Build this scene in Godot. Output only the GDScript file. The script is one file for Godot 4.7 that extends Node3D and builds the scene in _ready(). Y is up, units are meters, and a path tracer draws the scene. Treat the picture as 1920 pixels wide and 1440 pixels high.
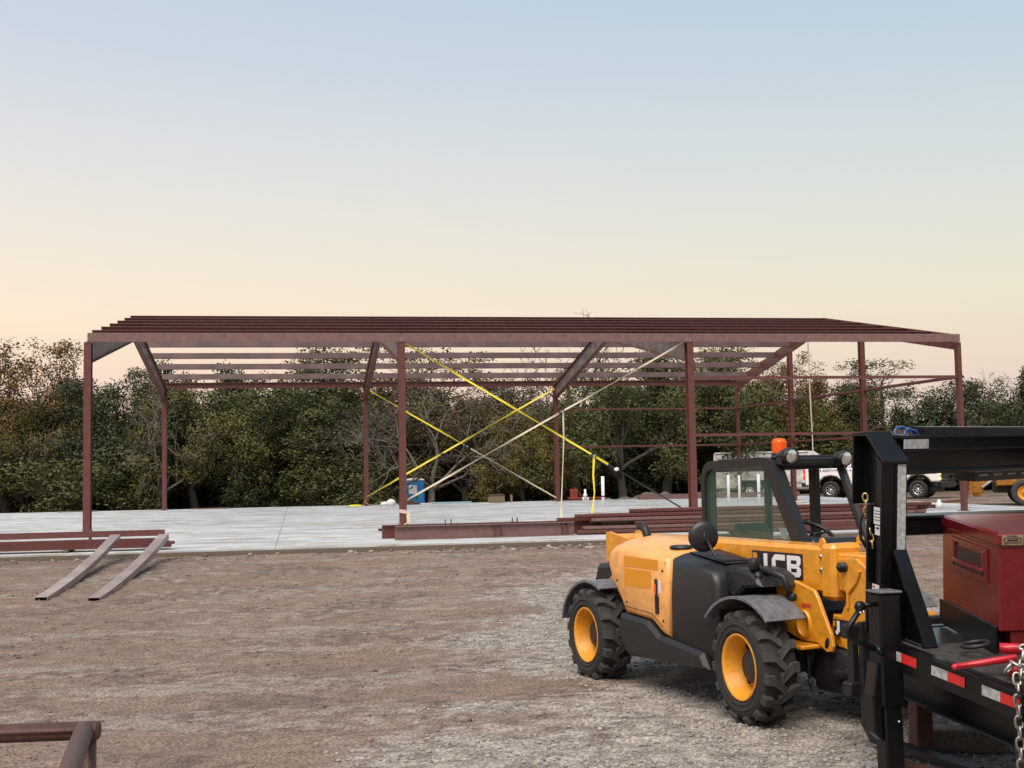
extends Node3D
# A red-iron steel building frame going up on a new concrete slab at dusk, with a small telehandler and a gooseneck trailer in front.

var M = {}
var names = {}
var rng = RandomNumberGenerator.new()
var n_low = FastNoiseLite.new()
var n_mid = FastNoiseLite.new()
var n_fine = FastNoiseLite.new()
var n_streak = FastNoiseLite.new()

const SITE_AT = Vector3(-10.246, 0.38, -29.44)      # front left column foot, on the slab
const SITE_TURN = 0.1729
const BAY = 7.59
const DEPTH = 17.44


class MB:
	# Collects triangles; corners are given counter-clockwise as seen from outside.
	var st = SurfaceTool.new()
	var xf = Transform3D()

	func _init(smooth = false):
		st.begin(Mesh.PRIMITIVE_TRIANGLES)
		st.set_smooth_group(0 if smooth else -1)

	func at(t):
		xf = t
		return self

	func tri(a, b, c):
		var flip = xf.basis.determinant() < 0.0
		st.add_vertex(xf * a)
		st.add_vertex(xf * (b if flip else c))
		st.add_vertex(xf * (c if flip else b))

	func quad(a, b, c, d):
		tri(a, b, c)
		tri(a, c, d)

	func otri(a, b, c, out):
		if (b - a).cross(c - a).dot(out) < 0.0:
			tri(a, c, b)
		else:
			tri(a, b, c)

	func oquad(a, b, c, d, out):
		if (b - a).cross(c - a).dot(out) < 0.0:
			quad(a, d, c, b)
		else:
			quad(a, b, c, d)

	func box(center, size, ch = 0.0):
		var h = size * 0.5
		if ch <= 0.0:
			for ax in 3:
				for s in [-1.0, 1.0]:
					var o = Vector3.ZERO
					o[ax] = s
					var i = (ax + 1) % 3
					var j = (ax + 2) % 3
					var p = []
					for q in [[-1, -1], [1, -1], [1, 1], [-1, 1]]:
						var v = Vector3.ZERO
						v[ax] = s * h[ax]
						v[i] = q[0] * h[i]
						v[j] = q[1] * h[j]
						p.append(center + v)
					oquad(p[0], p[1], p[2], p[3], o)
			return
		ch = min(ch, min(h.x, min(h.y, h.z)) * 0.95)
		for ax in 3:
			var i = (ax + 1) % 3
			var j = (ax + 2) % 3
			for s in [-1.0, 1.0]:
				var o = Vector3.ZERO
				o[ax] = s
				var p = []
				for q in [[-1, -1], [1, -1], [1, 1], [-1, 1]]:
					var v = Vector3.ZERO
					v[ax] = s * h[ax]
					v[i] = q[0] * (h[i] - ch)
					v[j] = q[1] * (h[j] - ch)
					p.append(center + v)
				oquad(p[0], p[1], p[2], p[3], o)
			# edges along axis ax
			for si in [-1.0, 1.0]:
				for sj in [-1.0, 1.0]:
					var o2 = Vector3.ZERO
					o2[i] = si
					o2[j] = sj
					var e = []
					for q in [[0, -1], [0, 1], [1, 1], [1, -1]]:
						var v = Vector3.ZERO
						v[ax] = q[1] * (h[ax] - ch)
						v[i] = si * (h[i] if q[0] == 0 else h[i] - ch)
						v[j] = sj * (h[j] - ch if q[0] == 0 else h[j])
						e.append(center + v)
					oquad(e[0], e[1], e[2], e[3], o2)
		for sx in [-1.0, 1.0]:
			for sy in [-1.0, 1.0]:
				for sz in [-1.0, 1.0]:
					var k = h - Vector3(ch, ch, ch)
					var s3 = Vector3(sx, sy, sz)
					otri(center + s3 * Vector3(h.x, k.y, k.z), center + s3 * Vector3(k.x, h.y, k.z), center + s3 * Vector3(k.x, k.y, h.z), s3)

	func hexa(p):
		# eight corners: bottom ring 0..3, top ring 4..7
		var c = Vector3.ZERO
		for v in p:
			c += v * 0.125
		for f in [[0, 1, 2, 3], [4, 5, 6, 7], [0, 1, 5, 4], [1, 2, 6, 5], [2, 3, 7, 6], [3, 0, 4, 7]]:
			var m = (p[f[0]] + p[f[1]] + p[f[2]] + p[f[3]]) * 0.25
			oquad(p[f[0]], p[f[1]], p[f[2]], p[f[3]], m - c)

	static func ccw(poly):
		var a = 0.0
		for i in poly.size():
			a += poly[i].cross(poly[(i + 1) % poly.size()])
		var out = PackedVector2Array(poly)
		if a < 0.0:
			out.reverse()
		return out

	static func inset(poly, d):
		var n = poly.size()
		var out = PackedVector2Array()
		for i in n:
			var p = poly[i]
			var e0 = (p - poly[(i + n - 1) % n]).normalized()
			var e1 = (poly[(i + 1) % n] - p).normalized()
			var n0 = Vector2(-e0.y, e0.x)
			var n1 = Vector2(-e1.y, e1.x)
			var b = (n0 + n1)
			var k = 1.0 + n0.dot(n1)
			out.append(p + b * (d / max(k, 0.35)))
		return out

	func cap(poly, z, up):
		var idx = Geometry2D.triangulate_polygon(poly)
		for t in range(0, idx.size(), 3):
			var a = poly[idx[t]]
			var b = poly[idx[t + 1]]
			var c = poly[idx[t + 2]]
			otri(Vector3(a.x, a.y, z), Vector3(b.x, b.y, z), Vector3(c.x, c.y, z), Vector3(0, 0, 1.0 if up else -1.0))

	func ring(pa, za, pb, zb):
		var n = pa.size()
		for i in n:
			var j = (i + 1) % n
			quad(Vector3(pa[i].x, pa[i].y, za), Vector3(pa[j].x, pa[j].y, za), Vector3(pb[j].x, pb[j].y, zb), Vector3(pb[i].x, pb[i].y, zb))

	func prism(poly_in, z0, z1, ch = 0.0):
		var poly = ccw(poly_in)
		if ch > 0.0:
			var q = inset(poly, ch)
			ring(q, z0, poly, z0 + ch)
			ring(poly, z0 + ch, poly, z1 - ch)
			ring(poly, z1 - ch, q, z1)
			cap(q, z0, false)
			cap(q, z1, true)
		else:
			ring(poly, z0, poly, z1)
			cap(poly, z0, false)
			cap(poly, z1, true)

	func frame(outer, inner, z0, z1):
		# a flat ring between two outlines with the same number of corners
		var n = outer.size()
		for i in n:
			var j = (i + 1) % n
			var a = Vector3(outer[i].x, outer[i].y, z1)
			var b = Vector3(outer[j].x, outer[j].y, z1)
			var c = Vector3(inner[j].x, inner[j].y, z1)
			var d = Vector3(inner[i].x, inner[i].y, z1)
			var dz = Vector3(0, 0, z0 - z1)
			oquad(a, b, c, d, Vector3(0, 0, 1))
			oquad(a + dz, b + dz, c + dz, d + dz, Vector3(0, 0, -1))
			var mid = (a + b) * 0.5 - (c + d) * 0.5
			oquad(a, b, b + dz, a + dz, mid)
			oquad(d, c, c + dz, d + dz, -mid)

	func tube(p0, p1, r0, r1 = -1.0, n = 10, caps = true):
		if r1 < 0.0:
			r1 = r0
		path([p0, p1], [r0, r1], n, caps)

	func path(pts, rad, n = 8, caps = true, closed = false):
		var m = pts.size()
		var up = Vector3.UP
		var rings = []
		var prev = Vector3.ZERO
		for i in m:
			var d
			if closed:
				d = (pts[(i + 1) % m] - pts[(i + m - 1) % m]).normalized()
			elif i == 0:
				d = (pts[1] - pts[0]).normalized()
			elif i == m - 1:
				d = (pts[m - 1] - pts[m - 2]).normalized()
			else:
				d = ((pts[i + 1] - pts[i]).normalized() + (pts[i] - pts[i - 1]).normalized()).normalized()
			var x
			if i == 0:
				x = d.cross(up if abs(d.y) < 0.9 else Vector3.RIGHT).normalized()
			else:
				x = (prev - d * prev.dot(d)).normalized()
			prev = x
			var y = d.cross(x)
			var r = rad[i] if rad is Array else rad
			var rg = []
			for k in n:
				var a = TAU * k / n
				rg.append(pts[i] + (x * cos(a) + y * sin(a)) * r)
			rings.append(rg)
		var last = m if closed else m - 1
		for i in last:
			var r0 = rings[i]
			var r1 = rings[(i + 1) % m]
			for k in n:
				var k2 = (k + 1) % n
				quad(r0[k], r0[k2], r1[k2], r1[k])
		if caps and not closed:
			for k in range(1, n - 1):
				tri(rings[0][0], rings[0][k + 1], rings[0][k])
				tri(rings[m - 1][0], rings[m - 1][k], rings[m - 1][k + 1])

	func sweep(section, pts, side):
		# a section outline (x along side, y across) carried along points
		var poly = ccw(section)
		var m = pts.size()
		var rings = []
		for i in m:
			var d
			if i == 0:
				d = (pts[1] - pts[0]).normalized()
			elif i == m - 1:
				d = (pts[m - 1] - pts[m - 2]).normalized()
			else:
				d = (pts[i + 1] - pts[i - 1]).normalized()
			var x = (side - d * side.dot(d)).normalized()
			var y = d.cross(x)
			var rg = []
			for p in poly:
				rg.append(pts[i] + x * p.x + y * p.y)
			rings.append(rg)
		var n = poly.size()
		for i in m - 1:
			for k in n:
				var k2 = (k + 1) % n
				quad(rings[i][k], rings[i][k2], rings[i + 1][k2], rings[i + 1][k])
		var idx = Geometry2D.triangulate_polygon(poly)
		var d0 = pts[1] - pts[0]
		for t in range(0, idx.size(), 3):
			otri(rings[0][idx[t]], rings[0][idx[t + 1]], rings[0][idx[t + 2]], -d0)
			otri(rings[m - 1][idx[t]], rings[m - 1][idx[t + 1]], rings[m - 1][idx[t + 2]], pts[m - 1] - pts[m - 2])

	func lathe(prof, n = 24):
		# (radius, height) round the z axis, listed so that the outside is on the right when going along
		for i in prof.size() - 1:
			var a = prof[i]
			var b = prof[i + 1]
			for k in n:
				var t0 = TAU * k / n
				var t1 = TAU * (k + 1) / n
				var p0 = Vector3(a.x * cos(t0), a.x * sin(t0), a.y)
				var p1 = Vector3(a.x * cos(t1), a.x * sin(t1), a.y)
				var q0 = Vector3(b.x * cos(t0), b.x * sin(t0), b.y)
				var q1 = Vector3(b.x * cos(t1), b.x * sin(t1), b.y)
				if a.x > 0.0001:
					tri(p0, p1, q1 if b.x > 0.0001 else q0)
				if b.x > 0.0001:
					tri(p0, q1, q0)

	func ball(c, r, n = 12):
		var keep = xf
		xf = keep * Transform3D(Basis.from_scale(r if r is Vector3 else Vector3(r, r, r)), c)
		var prof = []
		for i in n / 2 + 1:
			var a = -PI / 2 + PI * i / (n / 2)
			prof.append(Vector2(cos(a), sin(a)))
		lathe(prof, n)
		xf = keep

	func mesh():
		st.generate_normals()
		return st.commit()


# ---------------------------------------------------------------- scene tree helpers

func take(owner_node, called):
	var key = str(owner_node.get_instance_id()) + "/" + called
	var k = names.get(key, 0)
	names[key] = k + 1
	return called if k == 0 else "%s_%03d" % [called, k]


func thing(called, label, category, at = Vector3.ZERO, turn = 0.0, group = ""):
	var o = Node3D.new()
	o.name = take(self, called)
	add_child(o)
	o.position = at
	o.rotation.y = turn
	tag(o, label, category, group)
	return o


func tag(o, label, category, group = ""):
	o.set_meta("label", label)
	o.set_meta("category", category)
	if group != "":
		o.set_meta("group", group)
	return o


func part(called, mesh, material, parent, label = ""):
	var o = MeshInstance3D.new()
	o.name = take(parent, called)
	o.mesh = mesh.mesh() if mesh is MB else mesh
	o.material_override = material
	parent.add_child(o, true)
	if label != "":
		o.set_meta("label", label)
	return o


func single(called, mesh, material, label, category, at = Vector3.ZERO, turn = 0.0, group = ""):
	var o = part(called, mesh, material, self)
	o.position = at
	o.rotation.y = turn
	return tag(o, label, category, group)


func structure(o):
	o.set_meta("kind", "structure")
	return o


func site(u, h, v):
	# a point of the building site: metres along the front, above the slab, behind the front columns
	return Transform3D(Basis(Vector3.UP, SITE_TURN), SITE_AT) * Vector3(u, h, -v)


func V2(a):
	var out = PackedVector2Array()
	for i in range(0, a.size(), 2):
		out.append(Vector2(a[i], a[i + 1]))
	return out


func channel(h, f, t):
	# C outline: web on the left, h high, flanges f wide to the right, with small lips
	var a = h * 0.5
	var l = 0.02
	return V2([0, -a, f, -a, f, -a + l, f - t, -a + l, f - t, -a + t, t, -a + t, t, a - t, f - t, a - t, f - t, a - l, f, a - l, f, a, 0, a])


func ibeam(h, f, tf, tw):
	var a = h * 0.5
	var b = f * 0.5
	var w = tw * 0.5
	return V2([-b, -a, b, -a, b, -a + tf, w, -a + tf, w, a - tf, b, a - tf, b, a, -b, a, -b, a - tf, -w, a - tf, -w, -a + tf, -b, -a + tf])


# ---------------------------------------------------------------- materials

func lin(r, g, b, a = 1.0):
	var c = Color(r, g, b).linear_to_srgb()
	c.a = a
	return c


func noise_image(size, seed_value, freq, octaves, lo, hi, ntype = FastNoiseLite.TYPE_SIMPLEX_SMOOTH, gain = 0.5):
	var n = FastNoiseLite.new()
	n.seed = seed_value
	n.noise_type = ntype
	n.frequency = freq
	n.fractal_octaves = octaves
	n.fractal_gain = gain
	var im = n.get_seamless_image(size, size, false, false, 0.12)
	im.convert(Image.FORMAT_RGBA8)
	var d = im.get_data()
	for i in range(0, d.size(), 4):
		var v = int(255.0 * lerp(lo, hi, d[i] / 255.0))
		d[i] = v
		d[i + 1] = v
		d[i + 2] = v
		d[i + 3] = 255
	return Image.create_from_data(size, size, false, Image.FORMAT_RGBA8, d)


func tex(im):
	im.generate_mipmaps()
	return ImageTexture.create_from_image(im)


func normal_tex(size, seed_value, freq, octaves, strength):
	var im = noise_image(size, seed_value, freq, octaves, 0.0, 1.0)
	im.bump_map_to_normal_map(strength)
	return tex(im)


func mat(key, color, rough = 0.7, metal = 0.0, texture = null, scale = 1.0, more = {}):
	var m = StandardMaterial3D.new()
	m.albedo_color = color
	m.roughness = rough
	m.metallic = metal
	if texture != null:
		m.albedo_texture = texture
		m.uv1_triplanar = true
		m.uv1_scale = Vector3(scale, scale, scale)
	for k in more:
		m.set(k, more[k])
	m.resource_name = key
	M[key] = m
	return m


func make_materials():
	var t_soft = tex(noise_image(256, 3, 0.012, 5, 0.72, 1.0))
	var t_wear = tex(noise_image(512, 11, 0.02, 6, 0.55, 1.0, FastNoiseLite.TYPE_SIMPLEX_SMOOTH, 0.65))
	var t_grit = tex(noise_image(512, 21, 0.09, 4, 0.4, 1.0, FastNoiseLite.TYPE_SIMPLEX_SMOOTH, 0.7))
	var t_bark = tex(noise_image(256, 31, 0.06, 4, 0.35, 1.0))
	# paint that is mostly sound, with specks and short scuffs
	var im_s = noise_image(512, 41, 0.11, 3, 0.0, 1.0)
	var im_l = noise_image(512, 42, 0.012, 4, 0.0, 1.0)
	for y in 512:
		for x in 512:
			var sp = smoothstep(0.63, 0.8, im_s.get_pixel(x, y).r) * smoothstep(0.35, 0.7, im_l.get_pixel(x, y).r)
			var k = 1.0 - 0.42 * sp - 0.14 * im_l.get_pixel((x + 200) % 512, y).r
			im_s.set_pixel(x, y, Color(k, k * (1.0 - 0.04 * sp), k * (1.0 - 0.1 * sp)))
	var t_scuff = tex(im_s)
	var n_grit = normal_tex(512, 22, 0.09, 4, 3.0)
	var n_rub = normal_tex(256, 23, 0.12, 3, 2.0)
	# steel of the building
	mat("primer", lin(0.125, 0.039, 0.033), 0.45, 0.0, t_scuff, 0.8)
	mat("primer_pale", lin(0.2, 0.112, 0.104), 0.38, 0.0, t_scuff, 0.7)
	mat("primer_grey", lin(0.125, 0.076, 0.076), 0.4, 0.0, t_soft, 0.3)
	mat("primer_sky_sheen", lin(0.34, 0.26, 0.25), 0.34, 0.0, t_soft, 0.3)  # leaning channels: primer lightened, the sky's sheen mixed into its colour
	mat("primer_web", lin(0.21, 0.17, 0.165), 0.45, 0.0, t_soft, 0.5)
	mat("galv", lin(0.45, 0.45, 0.44), 0.4, 0.8, t_soft, 2.0)
	mat("bolt", lin(0.5, 0.5, 0.5), 0.35, 0.9)
	# telehandler
	mat("machine_yellow", lin(0.78, 0.33, 0.022), 0.34, 0.0, t_scuff, 1.6, {"clearcoat_enabled": true, "clearcoat": 0.5, "clearcoat_roughness": 0.25})
	mat("faded_yellow", lin(0.86, 0.42, 0.122), 0.4, 0.0, t_scuff, 1.3, {"clearcoat_enabled": true, "clearcoat": 0.4, "clearcoat_roughness": 0.3})
	mat("old_decal_yellow", lin(0.62, 0.25, 0.012), 0.4)
	mat("black_plastic", lin(0.013, 0.0135, 0.0155), 0.42, 0.0, t_scuff, 1.8)
	mat("cab_black", lin(0.009, 0.0095, 0.011), 0.5)
	mat("dark_steel", lin(0.02, 0.02, 0.021), 0.55, 0.1, t_wear, 1.5)
	mat("fender", lin(0.2, 0.205, 0.225), 0.5, 0.0, t_wear, 1.2)
	mat("rubber", lin(0.034, 0.033, 0.032), 0.82, 0.0, t_grit, 2.5, {"normal_enabled": true, "normal_texture": n_rub, "normal_scale": 0.5})
	mat("rubber_dusty", lin(0.075, 0.073, 0.07), 0.88, 0.0, t_grit, 3.0, {"normal_enabled": true, "normal_texture": n_rub, "normal_scale": 0.5})
	mat("rim_yellow", lin(0.78, 0.33, 0.02), 0.45, 0.0, t_scuff, 3.0)
	mat("hub_black", lin(0.02, 0.02, 0.021), 0.6)
	mat("cab_glass", Color(0.3, 0.5, 0.42, 0.22), 0.03, 0.0, null, 1.0, {"transparency": BaseMaterial3D.TRANSPARENCY_ALPHA})
	mat("lamp_glass", lin(0.75, 0.76, 0.74), 0.12, 0.6)
	mat("amber", Color(1.0, 0.5, 0.14, 0.9), 0.15, 0.0, null, 1.0, {"backlight_enabled": true, "backlight": Color(1.0, 0.5, 0.15)})
	mat("white_print", lin(0.72, 0.72, 0.74), 0.5)
	mat("black_print", lin(0.02, 0.013, 0.016), 0.45)
	mat("red_print", lin(0.5, 0.06, 0.03), 0.5)
	mat("orange_print", lin(0.75, 0.12, 0.02), 0.45)
	mat("sticker", lin(0.62, 0.63, 0.65), 0.4)
	# gooseneck trailer
	mat("trailer_black", lin(0.005, 0.0055, 0.0065), 0.3, 0.0, t_scuff, 1.5, {"metallic_specular": 0.4})
	mat("deck_board", lin(0.05, 0.045, 0.042), 0.75, 0.0, t_wear, 1.2)
	mat("tape_white", lin(0.5, 0.52, 0.53), 0.35, 0.0, t_soft, 6.0)
	mat("tape_red", lin(0.55, 0.02, 0.018), 0.35)
	mat("box_red", lin(0.16, 0.007, 0.011), 0.26, 0.0, t_scuff, 2.2, {"clearcoat_enabled": true, "clearcoat": 0.5, "clearcoat_roughness": 0.2})
	mat("binder_red", lin(0.42, 0.012, 0.025), 0.35)
	mat("zinc", lin(0.5, 0.49, 0.46), 0.32, 0.9)
	mat("chain_gold", lin(0.5, 0.4, 0.18), 0.35, 0.9)
	mat("chain_steel", lin(0.34, 0.33, 0.3), 0.38, 0.9)
	mat("blue_hose", lin(0.02, 0.06, 0.2), 0.4)
	mat("rust_steel", lin(0.13, 0.05, 0.035), 0.7, 0.0, t_wear, 2.0)
	mat("pipe_rust", lin(0.15, 0.07, 0.055), 0.55, 0.1, t_wear, 3.0)
	mat("wood", lin(0.36, 0.26, 0.16), 0.8, 0.0, t_wear, 3.0)
	mat("wood_grey", lin(0.2, 0.18, 0.15), 0.85, 0.0, t_wear, 3.0)
	# site
	mat("strap_yellow", lin(0.74, 0.62, 0.04), 0.6, 0.0, null, 1.0, {"backlight_enabled": true, "backlight": Color(0.3, 0.25, 0.05)})
	mat("strap_tan", lin(0.5, 0.44, 0.33), 0.7)
	mat("strap_black", lin(0.02, 0.02, 0.02), 0.7)
	mat("pvc", lin(0.78, 0.79, 0.8), 0.35)
	mat("toilet_blue", lin(0.02, 0.2, 0.5), 0.45)
	mat("white_plastic", lin(0.72, 0.73, 0.74), 0.45)
	mat("white_paint", lin(0.74, 0.74, 0.75), 0.28, 0.0, null, 1.0, {"clearcoat_enabled": true, "clearcoat": 0.6, "clearcoat_roughness": 0.12})
	mat("trailer_white", lin(0.72, 0.7, 0.69), 0.4, 0.0, t_soft, 0.6)
	mat("chrome", lin(0.62, 0.62, 0.63), 0.2, 0.9)
	mat("auto_glass", lin(0.01, 0.012, 0.014), 0.06, 0.0)
	mat("tail_red", lin(0.6, 0.02, 0.02), 0.2, 0.0, null, 1.0, {"emission_enabled": true, "emission": Color(1.0, 0.05, 0.05), "emission_energy_multiplier": 0.15})
	mat("head_lamp", lin(0.8, 0.7, 0.45), 0.15, 0.0, null, 1.0, {"emission_enabled": true, "emission": Color(1.0, 0.75, 0.4), "emission_energy_multiplier": 0.35})
	mat("implement_red", lin(0.2, 0.035, 0.025), 0.5)
	mat("tarp_blue", lin(0.25, 0.42, 0.5), 0.5)
	mat("old_yellow", lin(0.5, 0.2, 0.02), 0.5, 0.0, t_wear, 0.8)
	mat("mud_yellow", lin(0.3, 0.13, 0.03), 0.7, 0.0, t_wear, 0.9)
	# earth and plants
	mat("concrete", lin(0.55, 0.55, 0.53), 0.6, 0.0, t_soft, 0.22)
	mat("earth", Color(1, 1, 1), 0.95, 0.0, t_grit, 0.55, {"vertex_color_use_as_albedo": true, "uv1_world_triplanar": true, "normal_enabled": true, "normal_texture": n_grit, "normal_scale": 1.0, "heightmap_enabled": true, "heightmap_texture": t_grit, "heightmap_scale": 2.2})
	mat("spoil", lin(0.27, 0.22, 0.17), 0.95, 0.0, t_grit, 0.8)
	mat("stone", Color(1, 1, 1), 0.9, 0.0, t_grit, 14.0, {"vertex_color_use_as_albedo": true})
	mat("bark", lin(0.17, 0.15, 0.13), 0.95, 0.0, t_bark, 1.2)
	mat("bark_pale", lin(0.36, 0.32, 0.27), 0.95, 0.0, t_bark, 1.2)
	mat("bark_dark", lin(0.075, 0.062, 0.05), 0.95, 0.0, t_bark, 1.2)
	for k in [["green", 0.062, 0.074, 0.017], ["olive", 0.1, 0.095, 0.022], ["rust", 0.15, 0.092, 0.03], ["deep", 0.038, 0.052, 0.016], ["brown", 0.115, 0.085, 0.042], ["gold", 0.15, 0.125, 0.025]]:
		mat("leaf_" + k[0], lin(k[1], k[2], k[3]), 0.7, 0.0, null, 1.0, {"vertex_color_use_as_albedo": true, "backlight_enabled": true, "backlight": Color(0.35, 0.35, 0.25)})


func _ready():
	rng.seed = 7
	for a in [[n_low, 1, 0.05, 3], [n_mid, 2, 0.35, 4], [n_fine, 3, 2.6, 3], [n_streak, 4, 0.9, 3]]:
		a[0].seed = a[1]
		a[0].frequency = a[2]
		a[0].fractal_octaves = a[3]
	# camera: eye height, a slightly long lens, tilted a little up and to the right
	var cam = Camera3D.new()
	cam.name = "camera"
	cam.fov = 34.84
	cam.near = 0.1
	cam.far = 3000.0
	cam.position = Vector3(0, 1.8, 0)
	cam.rotation_order = EULER_ORDER_YXZ
	cam.rotation = Vector3(0.0673, 0, -0.0177)
	add_child(cam)
	cam.current = true
	# sky and the low broad glow behind the camera
	var env = Environment.new()
	env.background_mode = Environment.BG_SKY
	var sky = Sky.new()
	var sm = PanoramaSkyMaterial.new()
	sm.panorama = dusk_sky()
	sky.sky_material = sm
	env.sky = sky
	env.background_energy_multiplier = 0.31
	env.tonemap_mode = Environment.TONE_MAPPER_LINEAR
	env.tonemap_exposure = 3.23
	env.sdfgi_enabled = true
	env.ssao_enabled = true
	env.ssil_enabled = true
	var we = WorldEnvironment.new()
	we.name = "world"
	we.environment = env
	add_child(we)
	var sun = DirectionalLight3D.new()
	sun.name = "afterglow"
	sun.light_energy = 0.5
	sun.light_angular_distance = 50.0
	sun.light_color = Color(1.0, 0.94, 0.88)
	sun.shadow_enabled = true
	sun.rotation_degrees = Vector3(-57, -20, 0)
	add_child(sun)

	make_materials()
	build_ground()
	build_slab()
	build_frame()
	build_trees()
	build_straps()
	build_steel_piles()
	build_site_things()
	build_vehicles_far()
	build_telehandler()
	build_gooseneck()
	build_rail()
	build_stones()


func dusk_sky():
	# colour of clear air after sunset by height above the horizon, in degrees
	var stops = [[0.0, 234, 204, 197], [3.0, 241, 214, 200], [5.0, 246, 224, 202], [7.0, 246, 231, 208], [9.0, 239, 231, 214], [12.0, 228, 228, 221], [15.0, 216, 222, 225], [18.0, 203, 215, 226], [21.5, 192, 209, 224], [30.0, 172, 193, 213], [50.0, 154, 174, 198], [90.0, 142, 161, 185]]
	var w = 256
	var h = 512
	var im = Image.create(w, h, false, Image.FORMAT_RGBF)
	for y in h:
		var el = 90.0 - (y + 0.5) / h * 180.0
		var c = Color8(stops[0][1], stops[0][2], stops[0][3])
		if el > 0.0:
			for i in stops.size() - 1:
				if el >= stops[i][0] and el <= stops[i + 1][0]:
					var t = (el - stops[i][0]) / (stops[i + 1][0] - stops[i][0])
					c = Color8(stops[i][1], stops[i][2], stops[i][3]).lerp(Color8(stops[i + 1][1], stops[i + 1][2], stops[i + 1][3]), t)
		c = c.srgb_to_linear()
		for x in w:
			# a touch paler towards the left, bluer towards the right
			var s = sin((x + 0.5) / w * TAU - PI)
			im.set_pixel(x, y, Color(c.r * (1.0 + 0.2 * s), c.g * (1.0 + 0.07 * s), c.b * (1.0 + 0.05 * s)))
	return ImageTexture.create_from_image(im)


# ---------------------------------------------------------------- ground

func to_site(x, z):
	var p = Transform3D(Basis(Vector3.UP, SITE_TURN), SITE_AT).affine_inverse() * Vector3(x, 0.38, z)
	return Vector2(p.x, -p.z)


func terrain(x, z):
	# the lie of the land without its roughness
	var s = to_site(x, z)
	var y = 0.255 * smoothstep(-17.0, -8.0, s.y) * (1.0 - smoothstep(20.0, 27.0, s.x))
	var behind = smoothstep(18.0, 31.0, s.y) * (1.0 - smoothstep(3.0, 13.0, x))
	y -= 1.25 * behind
	y -= 0.2 * smoothstep(-60.0, -90.0, z)
	return y


func gravel(x, z):
	# 1 on crushed limestone, 0 on bare dirt
	var g = n_low.get_noise_2d(x * 2.2 + 40.0, z * 2.2) * 0.9 + n_mid.get_noise_2d(x, z * 1.6) * 0.55
	var d1 = 1.3 - Vector2((x - 2.2) / 3.0, (z + 6.8) / 3.6).length()
	var d2 = 1.2 - Vector2((x - 1.5) / 3.0, (z + 14.3) / 4.4).length()
	var d3 = 1.1 - Vector2((x - 4.5) / 3.6, (z + 9.5) / 6.0).length()
	return clamp(max(d1, max(d2 * 0.95, d3)) * 1.6 + g, 0.0, 1.0)


func relief(x, z):
	var near = 1.0 - smoothstep(16.0, 34.0, -z)
	var e = n_mid.get_noise_2d(x * 0.8, z * 0.8) * 0.035
	var g = gravel(x, z) if z > -24.0 else 0.0
	e += n_fine.get_noise_2d(x * 0.6, z * 0.9) * lerp(0.024, 0.016, g) * near
	e += n_fine.get_noise_2d(x * 2.1 + 30.0, z * 2.3) * 0.009 * near
	# grader and track passes across the pad
	var lane = sin((z * 1.0 + x * 0.22 + n_low.get_noise_2d(x, z) * 3.0) * 2.1)
	e += max(0.0, lane) * n_streak.get_noise_2d(x * 0.7, z * 2.2) * 0.03 * near * (1.0 - g * 0.6)
	# cleat marks left by tracked machines
	var t1 = abs(z + 9.2 + x * 0.28 + 0.25 * sin(x * 0.5))
	var t2 = abs(z + 13.2 + x * 0.18 - 0.3 * sin(x * 0.35))
	for t in [t1, t2]:
		if t < 0.26:
			e += 0.014 * sin(x * 26.0 + t * 8.0) * (1.0 - t / 0.26) * near
	return e


func height(x, z):
	var s = to_site(x, z)
	var y = terrain(x, z)
	var keep = 1.0
	if s.x > -9.6 and s.x < 26.2 and s.y > -8.3 and s.y < 18.8:
		keep = 0.35
		if s.x > -8.8 and s.x < 25.4 and s.y > -7.3 and s.y < 18.0:
			return min(y, 0.0) - 0.1
	return y + relief(x, z) * keep


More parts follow.
